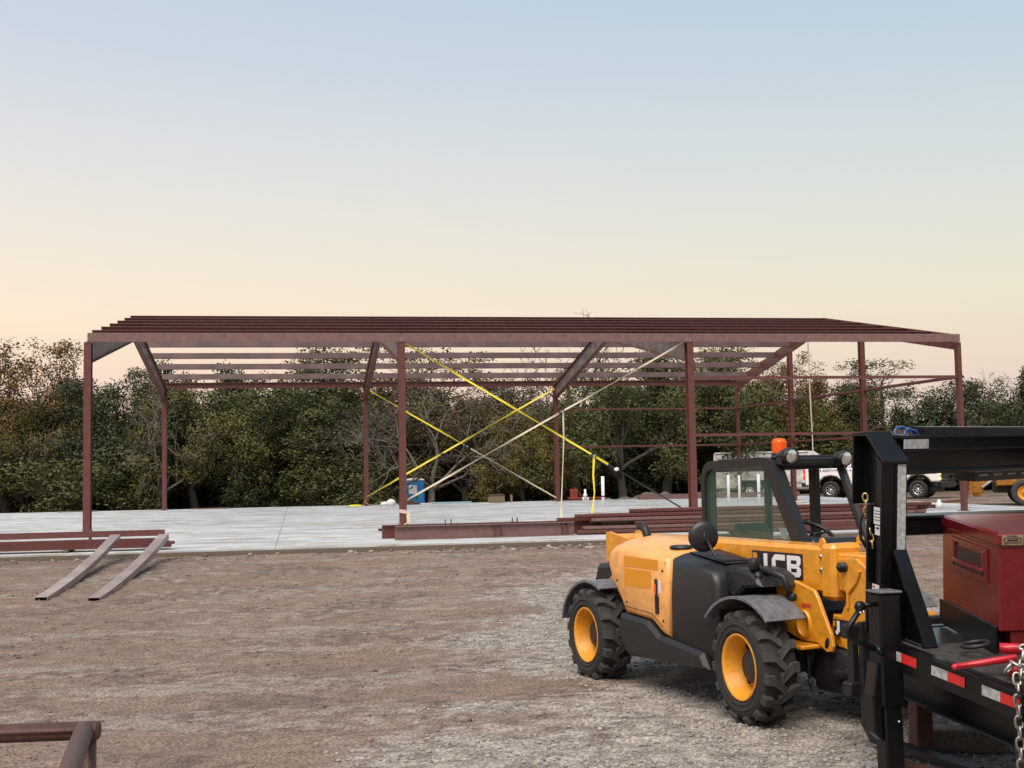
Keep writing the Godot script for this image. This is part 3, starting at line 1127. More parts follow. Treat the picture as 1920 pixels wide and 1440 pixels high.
func build_trees():
	var K = {}
	for a in [["oak1", 11], ["oak2", 12], ["oak3", 13], ["open1", 21], ["open2", 22], ["bare1", 31], ["bare2", 32], ["snag1", 41], ["cedar1", 51], ["cedar2", 52], ["shrub1", 61], ["shrub2", 62]]:
		K[a[0]] = tree_kind(a[0].rstrip("123456789"), a[1])
	# kind, leaf colour, bark, photo column, photo top, distance, width, label
	var rows = [
		["open1", "rust", "bark_dark", 28, 640, 66, 1.15, "tall thin-crowned rust brown oak at the open end of the wood, sky showing through"],
		["open2", "rust", "bark_dark", 100, 655, 70, 1.0, "rust brown oak beside the dark round oak, past the slab corner"],
		["oak1", "deep", "bark_dark", 205, 688, 63, 0.95, "dense dark green round-topped oak behind the corner column"],
		["oak2", "olive", "bark_dark", 60, 760, 62, 1.0, "low olive oak beneath the tall rust brown oak"],
		["bare1", "rust", "bark_pale", 95, 800, 60, 0.9, "small bare pale sapling in front of the low olive oak"],
		["bare2", "", "bark_pale", 288, 715, 60, 0.85, "leaning bare grey tree with pale limbs beside the rear corner column"],
		["open2", "brown", "bark", 300, 700, 70, 0.7, "thin brown tree with sky through its crown beside the dark round oak"],
		["oak3", "olive", "bark_dark", 375, 735, 62, 1.0, "olive green oak with low leafy boughs behind the rear corner column"],
		["oak1", "green", "bark_dark", 480, 705, 64, 1.1, "broad green oak in the middle of the first open bay"],
		["open1", "green", "bark_dark", 560, 652, 70, 1.25, "tall spreading green oak with dark forked trunk rising above the first bay"],
		["cedar1", "deep", "bark_dark", 470, 800, 60.5, 1.2, "low dark cedar at the foot of the broad green oak"],
		["cedar2", "green", "bark_dark", 590, 775, 61, 1.7, "wide green cedar next to the rear column with the strap"],
		["open2", "olive", "bark_dark", 655, 672, 71, 1.1, "thin-leaved olive tree above the rear column with the strap"],
		["bare1", "brown", "bark", 700, 745, 62, 1.25, "grey bare-limbed tree with a few brown leaves behind the strapped rear column"],
		["bare2", "brown", "bark_pale", 800, 700, 62.5, 1.3, "wide twisting bare oak with pale limbs over the blue toilet"],
		["open1", "olive", "bark_dark", 845, 662, 70, 1.2, "olive oak with a lacy crown above the crossed straps"],
		["oak2", "brown", "bark_dark", 870, 740, 65, 1.0, "brown-leaved oak behind the crossed straps"],
		["oak3", "gold", "bark_dark", 985, 775, 63.5, 0.8, "yellowing young oak behind the lower strap end"],
		["open2", "brown", "bark_dark", 940, 720, 69, 1.0, "sparse brown oak between the straps and the tall dead tree"],
		["snag1", "", "bark", 1072, 590, 66, 0.8, "tall dead tree with bare grey limbs reaching above the roof purlins"],
		["oak1", "green", "bark", 1165, 690, 62, 0.95, "full green oak with a stout pale trunk behind the white standpipe"],
		["oak2", "green", "bark_dark", 1240, 655, 67, 1.1, "tall green oak behind the third front column"],
		["oak3", "olive", "bark_dark", 1330, 660, 66, 1.0, "olive oak rising above the wall girts"],
		["open1", "rust", "bark_dark", 1425, 678, 69, 1.0, "russet oak with a ragged top beside the end-wall columns"],
		["oak1", "olive", "bark_dark", 1400, 760, 64, 1.0, "low olive oak behind the cargo trailer"],
		["oak2", "rust", "bark_dark", 1520, 706, 68, 1.0, "round russet oak above the white pickup"],
		["cedar1", "green", "bark_dark", 1590, 735, 67, 1.3, "green cedar beside the round russet oak"],
		["open2", "green", "bark", 1690, 678, 69, 1.35, "wide open-crowned oak with pale forked trunk, sky between its limbs"],
		["oak3", "deep", "bark_dark", 1790, 716, 68, 1.0, "dark green oak past the end-wall corner column"],
		["bare2", "brown", "bark", 1850, 700, 75, 1.1, "grey twiggy tree beyond the dark oak at the corner column"],
		["oak1", "olive", "bark_dark", 1870, 740, 70, 1.1, "olive oak beneath the grey twiggy tree"],
		["cedar2", "deep", "bark_dark", 1935, 690, 66, 1.2, "dark pointed cedar above the neck of the gooseneck trailer"],
		["oak2", "olive", "bark_dark", 335, 712, 69, 0.9, "olive oak filling the gap past the leaning bare tree"],
		["oak3", "rust", "bark_dark", 110, 735, 64, 0.9, "round rust-tinged oak between the low olive oak and the dark oak"],
		["oak1", "brown", "bark_dark", 735, 700, 68, 1.0, "brown-green oak behind the second front column"],
		["oak2", "olive", "bark_dark", 800, 745, 66, 1.1, "low olive oak behind the twisting bare oak"],
		["oak3", "green", "bark_dark", 660, 725, 67, 1.0, "green oak beside the wide green cedar"],
		["oak1", "brown", "bark_dark", 1010, 725, 70, 0.9, "brown-leaved oak beside the tall dead tree"],
		["oak2", "deep", "bark_dark", 430, 690, 70, 0.9, "dark oak peering over the olive oak of the first bay"],
		["oak3", "olive", "bark_dark", 1590, 720, 71, 1.0, "olive oak behind the green cedar"],
		["oak1", "olive", "bark_dark", 1475, 745, 66, 1.0, "low olive oak above the spare wheel of the cargo trailer"],
		["shrub1", "green", "bark_dark", 180, 830, 59.5, 1.3, "leafy green shrub at the foot of the dark round oak"],
		["shrub2", "green", "bark_dark", 640, 850, 61, 1.3, "green shrub under the grey bare-limbed tree"],
		["shrub1", "green", "bark_dark", 1640, 800, 66, 1.5, "green thicket below the open-crowned oak"],
		["shrub2", "green", "bark_dark", 1740, 795, 66, 1.5, "green thicket behind the front of the white pickup"],
	]
	for a in rows:
		plant(K, a[0], a[1], a[2], a[3], a[4], a[5], a[6], a[7], "shrub" if a[0].begins_with("shrub") else "tree")
	# the depth of the wood behind the first trees: one mass of undergrowth
	var clump = SurfaceTool.new()
	clump.begin(Mesh.PRIMITIVE_TRIANGLES)
	clump.set_smooth_group(-1)
	var r = RandomNumberGenerator.new()
	r.seed = 303
	leaf_cloud(clump, Vector3.ZERO, 1.4, 520, 0.2, r, 1.0)
	var mm = MultiMesh.new()
	mm.transform_format = MultiMesh.TRANSFORM_3D
	mm.use_colors = true
	mm.mesh = clump.commit()
	var list = []
	for i in 3600:
		var z = -r.randf_range(67.0, 88.0)
		var x = r.randf_range(-0.5, 0.52) * -z
		if x > 8.0 and z > -73.0:
			z -= 6.0
		var lim = 5.6 + 2.2 * n_low.get_noise_2d(x * 2.0, 7.0)
		if x > -1.5 and x < 4.5:
			lim -= 1.0
		if x > 12.0:
			lim -= 1.6
		if x > 19.0 and x < 24.5:
			lim = 2.4
		list.append(Transform3D(Basis(Vector3.UP, r.randf() * TAU).scaled(Vector3.ONE * r.randf_range(0.7, 1.2)), Vector3(x, terrain(x, z) + lim * pow(r.randf(), 0.8), z)))
	for i in 1500:
		var z = -r.randf_range(88.0, 100.0)
		var x = r.randf_range(-0.6, 0.6) * -z
		list.append(Transform3D(Basis(Vector3.UP, r.randf() * TAU).scaled(Vector3.ONE * r.randf_range(0.9, 1.5)), Vector3(x, terrain(x, z) + (5.4 if x < 20.0 else 3.0) * pow(r.randf(), 0.8), z)))
	mm.instance_count = list.size()
	for i in list.size():
		mm.set_instance_transform(i, list[i])
		var t = 0.5 + 1.1 * max(0.0, n_low.get_noise_2d(list[i].origin.x * 6.0, list[i].origin.y * 6.0) + 0.4) * r.randf_range(0.7, 1.2)
		mm.set_instance_color(i, Color(t * (1.15 + 0.7 * n_low.get_noise_2d(list[i].origin.x * 3.0, 50.0)), t, t * 0.8))
	var o = MultiMeshInstance3D.new()
	o.name = "woodland"
	o.multimesh = mm
	o.material_override = M.leaf_deep
	add_child(o)
	tag(o, "dark tangled woodland filling in behind the nearer trees", "woodland")
	o.set_meta("kind", "stuff")


# ---------------------------------------------------------------- straps, steel and small things on the slab

func ribbon(b, pts, width, across):
	# a flat woven strap along points
	if pts.size() < 5:
		b.sweep(V2([-width * 0.5, -0.002, width * 0.5, -0.002, width * 0.5, 0.002, -width * 0.5, 0.002]), pts, across)
		return
	# long straps turn a little about their own length
	var d = (pts[-1] - pts[0]).normalized()
	for i in pts.size() - 1:
		var a0 = across.rotated(d, 0.9 * sin(i * 0.8))
		var a1 = across.rotated(d, 0.9 * sin((i + 1) * 0.8))
		a0 = (a0 - d * a0.dot(d)).normalized() * width * 0.5
		a1 = (a1 - d * a1.dot(d)).normalized() * width * 0.5
		var n = a0.cross(d).normalized() * 0.0015
		b.hexa([pts[i] - a0 - n, pts[i + 1] - a1 - n, pts[i + 1] + a1 - n, pts[i] + a0 - n, pts[i] - a0 + n, pts[i + 1] - a1 + n, pts[i + 1] + a1 + n, pts[i] + a0 + n])


func line(a, c, n, sag = 0.0):
	var out = []
	for i in n + 1:
		var t = float(i) / n
		out.append(a.lerp(c, t) - Vector3(0, sag * 4.0 * t * (1.0 - t), 0))
	return out


func ratchet(parent, p, dir):
	var b = MB.new()
	b.at(Transform3D(Basis.looking_at(dir, Vector3.UP), p))
	b.box(Vector3(0.03, 0, 0), Vector3(0.008, 0.06, 0.16), 0.002)
	b.box(Vector3(-0.03, 0, 0), Vector3(0.008, 0.06, 0.16), 0.002)
	b.tube(Vector3(-0.035, 0, -0.05), Vector3(0.035, 0, -0.05), 0.015, -1, 8)
	b.tube(Vector3(-0.035, 0.02, 0.06), Vector3(0.035, 0.02, 0.06), 0.012, -1, 8)
	part("ratchet", b, M.galv, parent)


func strap_thing(label):
	return thing("ratchet_strap", label, "strap", SITE_AT, SITE_TURN, "straps bracing the building frame")


func build_straps():
	var f = Vector3(0, 0, 1)
	# front bay, yellow: head of the second column to the foot of the third
	var t = strap_thing("bright yellow ratchet strap slanting from the second front column head, black tail end")
	var a = Vector3(7.7, 4.58, -0.14)
	var c = Vector3(15.1, 0.12, -0.14)
	var b = MB.new()
	ribbon(b, line(a, a.lerp(c, 0.645), 14), 0.055, Vector3(0.3, 1, 0.25))
	part("webbing", b, M.strap_yellow, t)
	ratchet(t, a.lerp(c, 0.655), f)
	b = MB.new()
	ribbon(b, line(a.lerp(c, 0.663), a.lerp(c, 0.705), 3), 0.06, Vector3(0.3, 1, 0.3))
	part("webbing", b, M.strap_yellow, t)
	b = MB.new()
	ribbon(b, line(a.lerp(c, 0.705), c, 8), 0.05, Vector3(0.3, 1, 0.3))
	part("hook_strap", b, M.strap_black, t, "black hook end of the strap")
	b = MB.new()
	b.ball(a.lerp(c, 0.735), Vector3(0.07, 0.05, 0.05), 8)
	part("buckle", b, M.white_plastic, t)
	b = MB.new()
	var q = a.lerp(c, 0.655)
	ribbon(b, [q, q + Vector3(-0.04, -0.5, 0.03), q + Vector3(-0.02, -0.95, 0.05), q + Vector3(-0.12, -1.5, 0.12), Vector3(q.x - 0.22, 0.05, q.z + 0.35), Vector3(q.x - 0.3, 0.006, q.z + 0.9), Vector3(q.x - 0.1, 0.008, q.z + 1.8)], 0.06, Vector3(1, 0, 0.4))
	part("loose_tail", b, M.strap_yellow, t)

	# front bay, tan: head of the third column to the foot of the second
	t = strap_thing("faded tan ratchet strap slanting down to wrap round the second front column foot")
	a = Vector3(15.0, 4.6, -0.1)
	c = Vector3(7.68, 0.62, -0.1)
	b = MB.new()
	ribbon(b, line(a, a.lerp(c, 0.44), 10, 0.02), 0.048, Vector3(-0.3, 1, 0.3))
	part("webbing", b, M.strap_tan, t)
	ratchet(t, a.lerp(c, 0.45), f)
	b = MB.new()
	ribbon(b, line(a.lerp(c, 0.46), c, 12), 0.05, Vector3(-0.3, 1, 0.3))
	part("webbing", b, M.strap_tan, t)
	q = a.lerp(c, 0.445)
	b = MB.new()
	ribbon(b, [q, q + Vector3(0.0, -0.7, 0.02), q + Vector3(-0.05, -1.5, 0.05), Vector3(q.x - 0.12, 0.35, q.z + 0.1), Vector3(q.x - 0.16, 0.006, q.z + 0.3), Vector3(q.x - 0.22, 0.006, q.z + 2.6)], 0.05, Vector3(1, 0, 0.5))
	part("loose_tail", b, M.strap_tan, t)
	b = MB.new()
	var w = 0.1
	for p in [[Vector3(-w, 0.36, 0.02), Vector3(w, 0.33, 0.02)], [Vector3(w, 0.33, 0.02), Vector3(w, 0.33, -0.28)], [Vector3(-w, 0.36, 0.02), Vector3(-w, 0.36, -0.28)]]:
		ribbon(b, [p[0] + Vector3(BAY, 0, 0), p[1] + Vector3(BAY, 0, 0)], 0.09, Vector3(0, 1, 0))
	ribbon(b, [Vector3(BAY + w + 0.01, 0.33, 0.02), Vector3(BAY + w + 0.02, 0.08, 0.06), Vector3(BAY - 0.1, 0.008, 0.5), Vector3(BAY - 0.3, 0.008, 1.1)], 0.09, Vector3(1, 0.3, 0.4))
	part("column_wrap", b, M.strap_tan, t)

	# back bay
	t = strap_thing("yellow ratchet strap tied low round the rear second column, slanting up behind")
	a = Vector3(15.1, 4.5, -DEPTH + 0.4)
	c = Vector3(7.6, 0.35, -DEPTH + 0.4)
	b = MB.new()
	ribbon(b, line(a, a.lerp(c, 0.6), 10), 0.065, Vector3(-0.3, 1, 0.3))
	ribbon(b, line(a.lerp(c, 0.615), c, 6), 0.075, Vector3(-0.3, 1, 0.3))
	part("webbing", b, M.strap_yellow, t)
	ratchet(t, a.lerp(c, 0.607), f)
	b = MB.new()
	var lp = []
	for i in 9:
		var an = TAU * i / 8.0
		lp.append(a.lerp(c, 0.62) + Vector3(0.12 + sin(an) * 0.1, -0.12 - cos(an) * 0.12, 0.02 + 0.01 * i))
	ribbon(b, lp, 0.05, Vector3(0, 0, 1))
	part("loose_loop", b, M.strap_yellow, t)
	b = MB.new()
	b.ball(c + Vector3(-0.45, -0.33, 0.2), Vector3(0.3, 0.05, 0.2), 8)
	ribbon(b, [c, c + Vector3(-0.1, -0.2, 0.1), c + Vector3(0.15, -0.33, 0.2), c + Vector3(0.5, -0.2, 0.15)], 0.09, Vector3(0, 0, 1))
	part("loose_coil", b, M.strap_yellow, t)

	t = strap_thing("half yellow half tan ratchet strap slanting down from the rear second column head")
	a = Vector3(7.7, 4.5, -DEPTH + 0.3)
	c = Vector3(15.1, 0.15, -DEPTH + 0.3)
	b = MB.new()
	ribbon(b, line(a, a.lerp(c, 0.505), 10), 0.065, Vector3(0.3, 1, 0.3))
	part("webbing", b, M.strap_yellow, t)
	b = MB.new()
	ribbon(b, line(a.lerp(c, 0.54), c, 6), 0.06, Vector3(0.3, 1, 0.3))
	part("webbing", b, M.strap_tan, t)
	ratchet(t, a.lerp(c, 0.52), f)
	b = MB.new()
	lp = []
	for i in 9:
		var an = TAU * i / 8.0
		lp.append(a.lerp(c, 0.515) + Vector3(0.02 + sin(an) * 0.1, -0.18 - cos(an) * 0.14, 0.02 + 0.01 * i))
	ribbon(b, lp, 0.05, Vector3(0, 0, 1))
	part("loose_loop", b, M.strap_yellow, t)

	# strap hanging from the end rafter
	t = strap_thing("tan strap hanging straight down from the end rafter, its end curled on the slab")
	b = MB.new()
	var u = 3 * BAY - 0.12
	ribbon(b, [Vector3(u, 5.9, -9.6), Vector3(u + 0.02, 4.0, -9.62), Vector3(u + 0.05, 2.2, -9.6), Vector3(u + 0.02, 1.0, -9.55), Vector3(u - 0.05, 0.1, -9.45), Vector3(u - 0.15, 0.012, -9.3), Vector3(u - 0.6, 0.012, -9.1)], 0.05, Vector3(1, 0, 0.3))
	part("webbing", b, M.strap_tan, t)
	b = MB.new()
	b.ball(Vector3(u - 0.75, 0.03, -9.1), Vector3(0.3, 0.04, 0.15), 8)
	part("curled_end", b, M.strap_tan, t)


func lay_steel(called, label, category, section, u0, u1, h, v, material, group, tilt = 0.0, side = Vector3(0, 0, -1)):
	# a length of steel lying along the slab
	var b = MB.new()
	b.sweep(section, [Vector3(0, 0, 0), Vector3(u1 - u0, 0, tilt)], side)
	var o = single(called, b, material, label, category, site(u0, h, v), SITE_TURN, group)
	return o


func build_steel_piles():
	# two plate-girder lengths in front of the second column
	var gird = [[6.9, 10.55, -6.2, "plate girder with web stiffeners lying on the slab edge, nearest the dirt"], [6.68, 11.2, -5.6, "plate girder with bolt-on clips lying behind the stiffened girder"]]
	for k in 2:
		var g = gird[k]
		var t = thing("steel_girder", "red " + g[3], "girder", site(g[0], 0, g[2]), SITE_TURN)
		var b = MB.new()
		b.sweep(ibeam(0.27, 0.15, 0.014, 0.01), [Vector3(0, 0.137, 0), Vector3(g[1] - g[0], 0.137, 0)], Vector3(0, 0, 1))
		var body = part("girder_body", b, M.primer_pale if k == 0 else M.primer, t)
		for x in [2.0, 2.12, 3.4, 3.5]:
			var p = MB.new()
			if k == 0:
				p.box(Vector3(x, 0.137, 0.04), Vector3(0.012, 0.238, 0.065))
			else:
				p.box(Vector3(x - 0.7, 0.315, 0), Vector3(0.012, 0.09, 0.11), 0.002)
			part("stiffener" if k == 0 else "clip", p, M.primer, t)
	# the stack of purlins: rows from the bottom up, each [start, end, row from the front]
	var rows = [
		[[10.6, 18.2, -1.6], [10.9, 18.4, -0.6], [10.8, 18.3, 0.4]],
		[[10.75, 18.3, -1.4], [11.4, 18.6, -0.4], [10.95, 18.2, 0.6]],
		[[11.85, 18.5, -1.2], [11.2, 18.6, -0.2], [11.0, 18.4, 0.8]],
		[[10.95, 18.1, -0.9], [11.15, 18.5, 0.1], [10.35, 18.4, 1.1]],
		[[10.65, 18.2, -0.5], [11.0, 18.6, 0.5]],
		[[11.85, 18.6, -0.1], [12.4, 18.4, 0.9]],
	]
	var y = 0.012
	for j in rows.size():
		for a in rows[j]:
			# nested sections: the front flange stands proud, the joint below it is recessed
			var turned = V2([-0.11, 0.026, -0.11, 0.074, -0.104, 0.079, 0.1, 0.079, 0.1, 0.002, 0.06, 0.002, 0.06, 0.03, -0.05, 0.03, -0.05, 0.002, -0.075, 0.002, -0.075, 0.026])
			lay_steel("steel_purlin", "red steel purlin in the %s layer of the tall stack, %s" % [["lowest", "second lowest", "third", "fourth", "fifth", "topmost"][j], ["row facing the telehandler", "middle row" if rows[j].size() > 2 else "row facing the columns", "row facing the columns"][rows[j].find(a)]], "purlin", turned, a[0], a[1], y, -5.8 + a[2] * 0.24, M.primer_pale if (j + int(a[2])) % 3 == 0 else M.primer, "purlins stacked behind the telehandler")
		y += 0.079
	# more purlins along the slab front, to the right
	for k in 3:
		var sec2 = channel(0.2, 0.075, 0.007)
		var turned2 = PackedVector2Array()
		for p in sec2:
			turned2.append(Vector2(p.y, p.x))
		lay_steel("steel_purlin", ["long red purlin lying lowest at the slab front beyond the riser, facing the dirt", "red purlin lying lowest at the slab front beyond the riser, facing the columns", "short red purlin lying on top of the low pair beyond the riser"][k], "purlin", turned2, 13.6 + 0.3 * k, 18.9 - 0.5 * k, 0.012 + 0.079 * (k / 2), -6.9 + 0.24 * (k % 2), M.primer, "purlins at the slab front beyond the riser")
	# left: a bundle on timber blocks, a long channel behind it
	var n = 0
	for j in 3:
		for i in 2:
			var sec3 = ibeam(0.095, 0.2, 0.006, 0.19) if false else V2([-0.1, 0, 0.1, 0, 0.1, 0.05, 0.094, 0.05, 0.094, 0.006, -0.094, 0.006, -0.094, 0.05, -0.1, 0.05])
			lay_steel("steel_channel", "dark red channel in the %s layer of the slab-corner bundle, %s side" % [["lowest", "middle", "top"][j], ["dirt", "column"][i]], "channel", sec3, -9.4, 2.62 + [0.06, -0.03, 0.12, 0.0, -0.1, -0.06][n], 0.05 + j * 0.052, -7.22 + i * 0.23 + j * 0.012, M.primer, "channels bundled at the slab corner")
			n += 1
	for k in 3:
		var wb = MB.new()
		wb.box(Vector3(0, 0.0245, 0.15), Vector3(0.1, 0.048, 0.75), 0.006)
		single("timber_block", wb, M.wood_grey, ["weathered timber block under the far covered end of the channel bundle", "weathered timber block under the middle of the channel bundle", "weathered timber block under the bundle between the leaning channels"][k], "block", site([-6.2, -2.4, 0.85][k], 0, -6.95), SITE_TURN, "blocks under the channel bundle")
	var long_c = V2([-0.04, 0, 0.04, 0, 0.04, 0.16, -0.04, 0.16])
	var lt = thing("long_channel", "single long red channel propped on stub posts behind the channel bundle", "channel", site(-9.6, 0, -3.2), SITE_TURN)
	var lb = MB.new()
	lb.sweep(channel(0.13, 0.07, 0.007), [Vector3(0, 0.125, 0), Vector3(11.75, 0.125, 0)], Vector3(0, 0, -1))
	part("channel_body", lb, M.primer, lt)
	for x in [2.0, 6.9, 7.25, 10.2]:
		var pb = MB.new()
		pb.box(Vector3(x, 0.03 if x != 7.25 else 0.15, -0.035), Vector3(0.06, 0.06 if x != 7.25 else 0.3, 0.05), 0.004)
		part("stub_post", pb, M.primer, lt)
	# two channels leaning from the bundle down to the dirt, bowed a little
	var tops = [Vector3(-7.12, 0.7, -21.75), Vector3(-6.22, 0.7, -21.6)]
	var feet = [Vector3(-6.42, 0.0, -16.7), Vector3(-5.72, 0.0, -16.75)]
	for k in 2:
		var a = feet[k]
		a.y = height(a.x, a.z) + 0.05
		var c = tops[k]
		c.y = 0.38 + 0.05 + 3 * 0.052 + 0.085
		var ext = c + (c - a).normalized() * 0.35
		var pts = []
		for i in 9:
			var t = i / 8.0
			pts.append(a.lerp(ext, t) - Vector3(0, 0.08 * 4.0 * t * (1.0 - t), 0))
		var b = MB.new()
		b.sweep(V2([-0.085, 0, -0.085, -0.09, -0.077, -0.09, -0.077, -0.008, 0.077, -0.008, 0.077, -0.09, 0.085, -0.09, 0.085, 0]), pts, Vector3(-1, 0, 0))
		single("leaning_channel", b, M.primer_sky_sheen, ["channel leaning from the bundle to the dirt, farther from the bundle's stepped end", "channel leaning from the bundle to the dirt, close to the bundle's stepped end"][k], "channel")
	# short pieces lying about
	lay_steel("steel_channel", "short red channel lying on the slab beside the white jug", "channel", V2([-0.06, 0, 0.06, 0, 0.06, 0.1, -0.06, 0.1]), 20.4, 23.3, 0.0, 2.4, M.primer, "")
	lay_steel("steel_channel", "red channel lying along the slab edge in front of the cargo trailer", "channel", V2([-0.1, 0, 0.1, 0, 0.1, 0.2, -0.1, 0.2]), 18.4, 25.2, 0.0, 16.9, M.primer_pale, "")


func pipe_stub(label, u, v, h, r, fit):
	var t = thing("standpipe", label, "pipe", site(u, 0, v), SITE_TURN, "white plumbing pipes standing in the slab")
	var b = MB.new(true)
	b.tube(Vector3(0, -0.05, 0), Vector3(0, h, 0), r, -1, 14)
	part("pipe", b, M.pvc, t)
	if fit == 1:
		var c = MB.new(true)
		c.tube(Vector3(0, h * 0.32, 0), Vector3(0, h * 0.36, 0), r * 1.12, -1, 14)
		part("tape_band", c, M.strap_black, t)
	if fit == 2:
		var c = MB.new(true)
		c.tube(Vector3(0, h * 0.35, 0), Vector3(0, h * 0.6, 0), r * 1.7, -1, 14)
		c.tube(Vector3(0.1, 0, 0.02), Vector3(0.1, h * 0.3, 0.02), r * 0.8, -1, 10)
		c.tube(Vector3(-0.09, 0, 0.03), Vector3(-0.09, h * 0.32, 0.03), r * 0.8, -1, 10)
		part("coupling", c, M.pvc, t)


func build_site_things():
	pipe_stub("white plumbing standpipe with a dark tape band beside the crossed straps", 15.22, 9.95, 1.03, 0.055, 1)
	pipe_stub("short white pipe cluster with a coupling near the rear slab edge", 16.3, 17.2, 0.46, 0.045, 2)
	pipe_stub("plain white pipe seen through the cab glass, nearest the dark rear corner post", 19.5, 9.4, 1.0, 0.05, 0)
	pipe_stub("thin white pipe standing in front of the cargo trailer wheel", 21.0, 12.4, 0.95, 0.045, 0)
	pipe_stub("thin white pipe with a dark foot seen through the cab glass", 20.9, 10.2, 1.0, 0.055, 1)
	# blue portable toilet in the low ground behind the slab
	var p = Vector3(-5.1, 0, -62.5)
	p.y = terrain(p.x, p.z)
	var t = thing("portable_toilet", "blue portable toilet with white roof standing at the edge of the wood", "toilet", p, 0.25)
	var b = MB.new()
	b.box(Vector3(0, 1.12, 0), Vector3(0.98, 2.1, 0.98), 0.04)
	part("cabin", b, M.toilet_blue, t)
	b = MB.new()
	b.prism(V2([-0.52, 2.16, 0.52, 2.16, 0.44, 2.25, 0.2, 2.29, -0.2, 2.29, -0.44, 2.25]), -0.52, 0.52, 0.04)
	part("roof", b, M.white_plastic, t)
	b = MB.new()
	b.box(Vector3(0.02, 1.1, 0.5), Vector3(0.74, 1.9, 0.04), 0.015)
	var door = part("door", b, M.toilet_blue, t)
	b = MB.new()
	b.box(Vector3(-0.13, 1.72, 0.53), Vector3(0.42, 0.44, 0.012), 0.003)
	part("notice", b, M.white_plastic, door)
	for x in [-0.14, 0.2]:
		b = MB.new()
		b.box(Vector3(x, 0.85, 0.53), Vector3(0.16, 1.0, 0.03), 0.012)
		part("door_rib", b, M.toilet_blue, door)
	b = MB.new()
	b.box(Vector3(-0.3, 1.05, 0.54), Vector3(0.05, 0.16, 0.04), 0.01)
	part("latch", b, M.galv, door)
	# crate, boards and odds along the rear slab edge
	t = thing("wooden_crate", "pale wooden crate with a dark lid at the rear slab edge", "crate", site(12.75, 0, 17.6), SITE_TURN)
	for k in 5:
		b = MB.new()
		b.box(Vector3(-0.24 + k * 0.12, 0.13, 0.3), Vector3(0.11, 0.24, 0.02), 0.003)
		part("slat", b, M.wood, t)
	b = MB.new()
	b.box(Vector3(0, 0.12, -0.02), Vector3(0.58, 0.22, 0.58), 0.004)
	part("body", b, M.wood, t)
	b = MB.new()
	b.box(Vector3(0, 0.29, 0), Vector3(0.6, 0.08, 0.62), 0.01)
	part("lid", b, M.rust_steel, t)
	var spots = [[1.6, 17.7, 1.5, 0.03, 0.1, "wood", "pale board lying on the slab beside the rear corner column"], [-3.2, 17.6, 1.4, 0.04, 0.14, "wood_grey", "grey board lying at the slab edge past the rear corner column"], [-7.2, 16.9, 2.2, 0.05, 0.2, "wood", "light board lying at the far slab corner"], [9.6, 17.9, 1.9, 0.03, 0.1, "white_plastic", "white board lying flat at the rear slab edge"], [11.0, 18.0, 1.6, 0.05, 0.3, "tarp_blue", "folded blue tarp at the rear slab edge"], [13.35, 17.5, 0.09, 0.3, 0.06, "wood", "short upright stake beside the wooden crate"], [15.7, 17.4, 1.1, 0.03, 0.2, "wood", "tan board lying at the foot of the rear third column"]]
	for s in spots:
		b = MB.new()
		b.box(Vector3(0, s[3] * 0.5 + 0.002, 0), Vector3(s[2], s[3], s[4]), 0.006)
		single("board" if s[5] != "tarp_blue" else "folded_tarp", b, M[s[5]], s[6], "board" if s[5] != "tarp_blue" else "tarp", site(s[0], 0, s[1]), SITE_TURN + 0.06)
	b = MB.new(true)
	b.ball(Vector3(0, 0.08, 0), Vector3(0.2, 0.17, 0.16), 10)
	b.ball(Vector3(-0.24, 0.05, 0.02), Vector3(0.2, 0.1, 0.16), 8)
	single("white_bag", b, M.white_plastic, "crumpled white bag on the slab between the two strap columns", "bag", site(8.55, 0, 17.3), SITE_TURN)
	b = MB.new()
	b.box(Vector3(0, 0.08, 0), Vector3(0.62, 0.16, 0.3), 0.02)
	b.box(Vector3(0.42, 0.04, 0), Vector3(0.25, 0.08, 0.22), 0.02)
	single("tool_case", b, M.rust_steel, "low brown case on the slab beside the white bag", "case", site(9.15, 0, 17.4), SITE_TURN)
	b = MB.new(true)
	b.at(Transform3D(Basis(Vector3.RIGHT, -PI / 2), Vector3.ZERO))
	b.lathe([Vector2(0, 0), Vector2(0.1, 0.01), Vector2(0.105, 0.13), Vector2(0.05, 0.2), Vector2(0.04, 0.25), Vector2(0, 0.25)], 14)
	single("white_jug", b, M.white_plastic, "white plastic jug standing on the slab near the end wall", "jug", site(23.25, 0, 2.15), SITE_TURN)
	b = MB.new()
	b.at(Transform3D(Basis(Vector3.UP, 0.3), Vector3(0, 0, 0)))
	b.box(Vector3(0, 0.03, 0), Vector3(0.5, 0.05, 0.16), 0.02)
	b.box(Vector3(0.35, 0.05, 0.02), Vector3(0.16, 0.1, 0.12), 0.02)
	single("dark_rag", b, M.strap_black, "black rag lying on the slab by the second column foot", "rag", site(7.05, 0, -2.4), SITE_TURN)
	# red farm implement in the grass behind the slab
	p = Vector3(3.4, 0, -57.5)
	p.y = terrain(p.x, p.z)
	t = thing("farm_implement", "low red farm implement parked behind the slab by the dead tree", "implement", p, 0.1)
	b = MB.new()
	b.box(Vector3(0, 0.75, 0), Vector3(1.7, 0.08, 0.9), 0.02)
	part("deck", b, M.implement_red, t)
	b = MB.new()
	b.box(Vector3(-0.6, 0.98, 0), Vector3(0.35, 0.4, 0.3), 0.03)
	b.tube(Vector3(-0.2, 0.8, 0), Vector3(-0.55, 1.25, 0), 0.04, -1, 8)
	part("gearbox", b, M.implement_red, t)
	for x in [-0.7, 0.75]:
		b = MB.new(true)
		b.tube(Vector3(x, 0.32, -0.1), Vector3(x, 0.32, 0.1), 0.32, -1, 16)
		part("wheel", b, M.rubber, t)
	# spoil bank behind the slab
	var st = MB.new(true)
	var prev = []
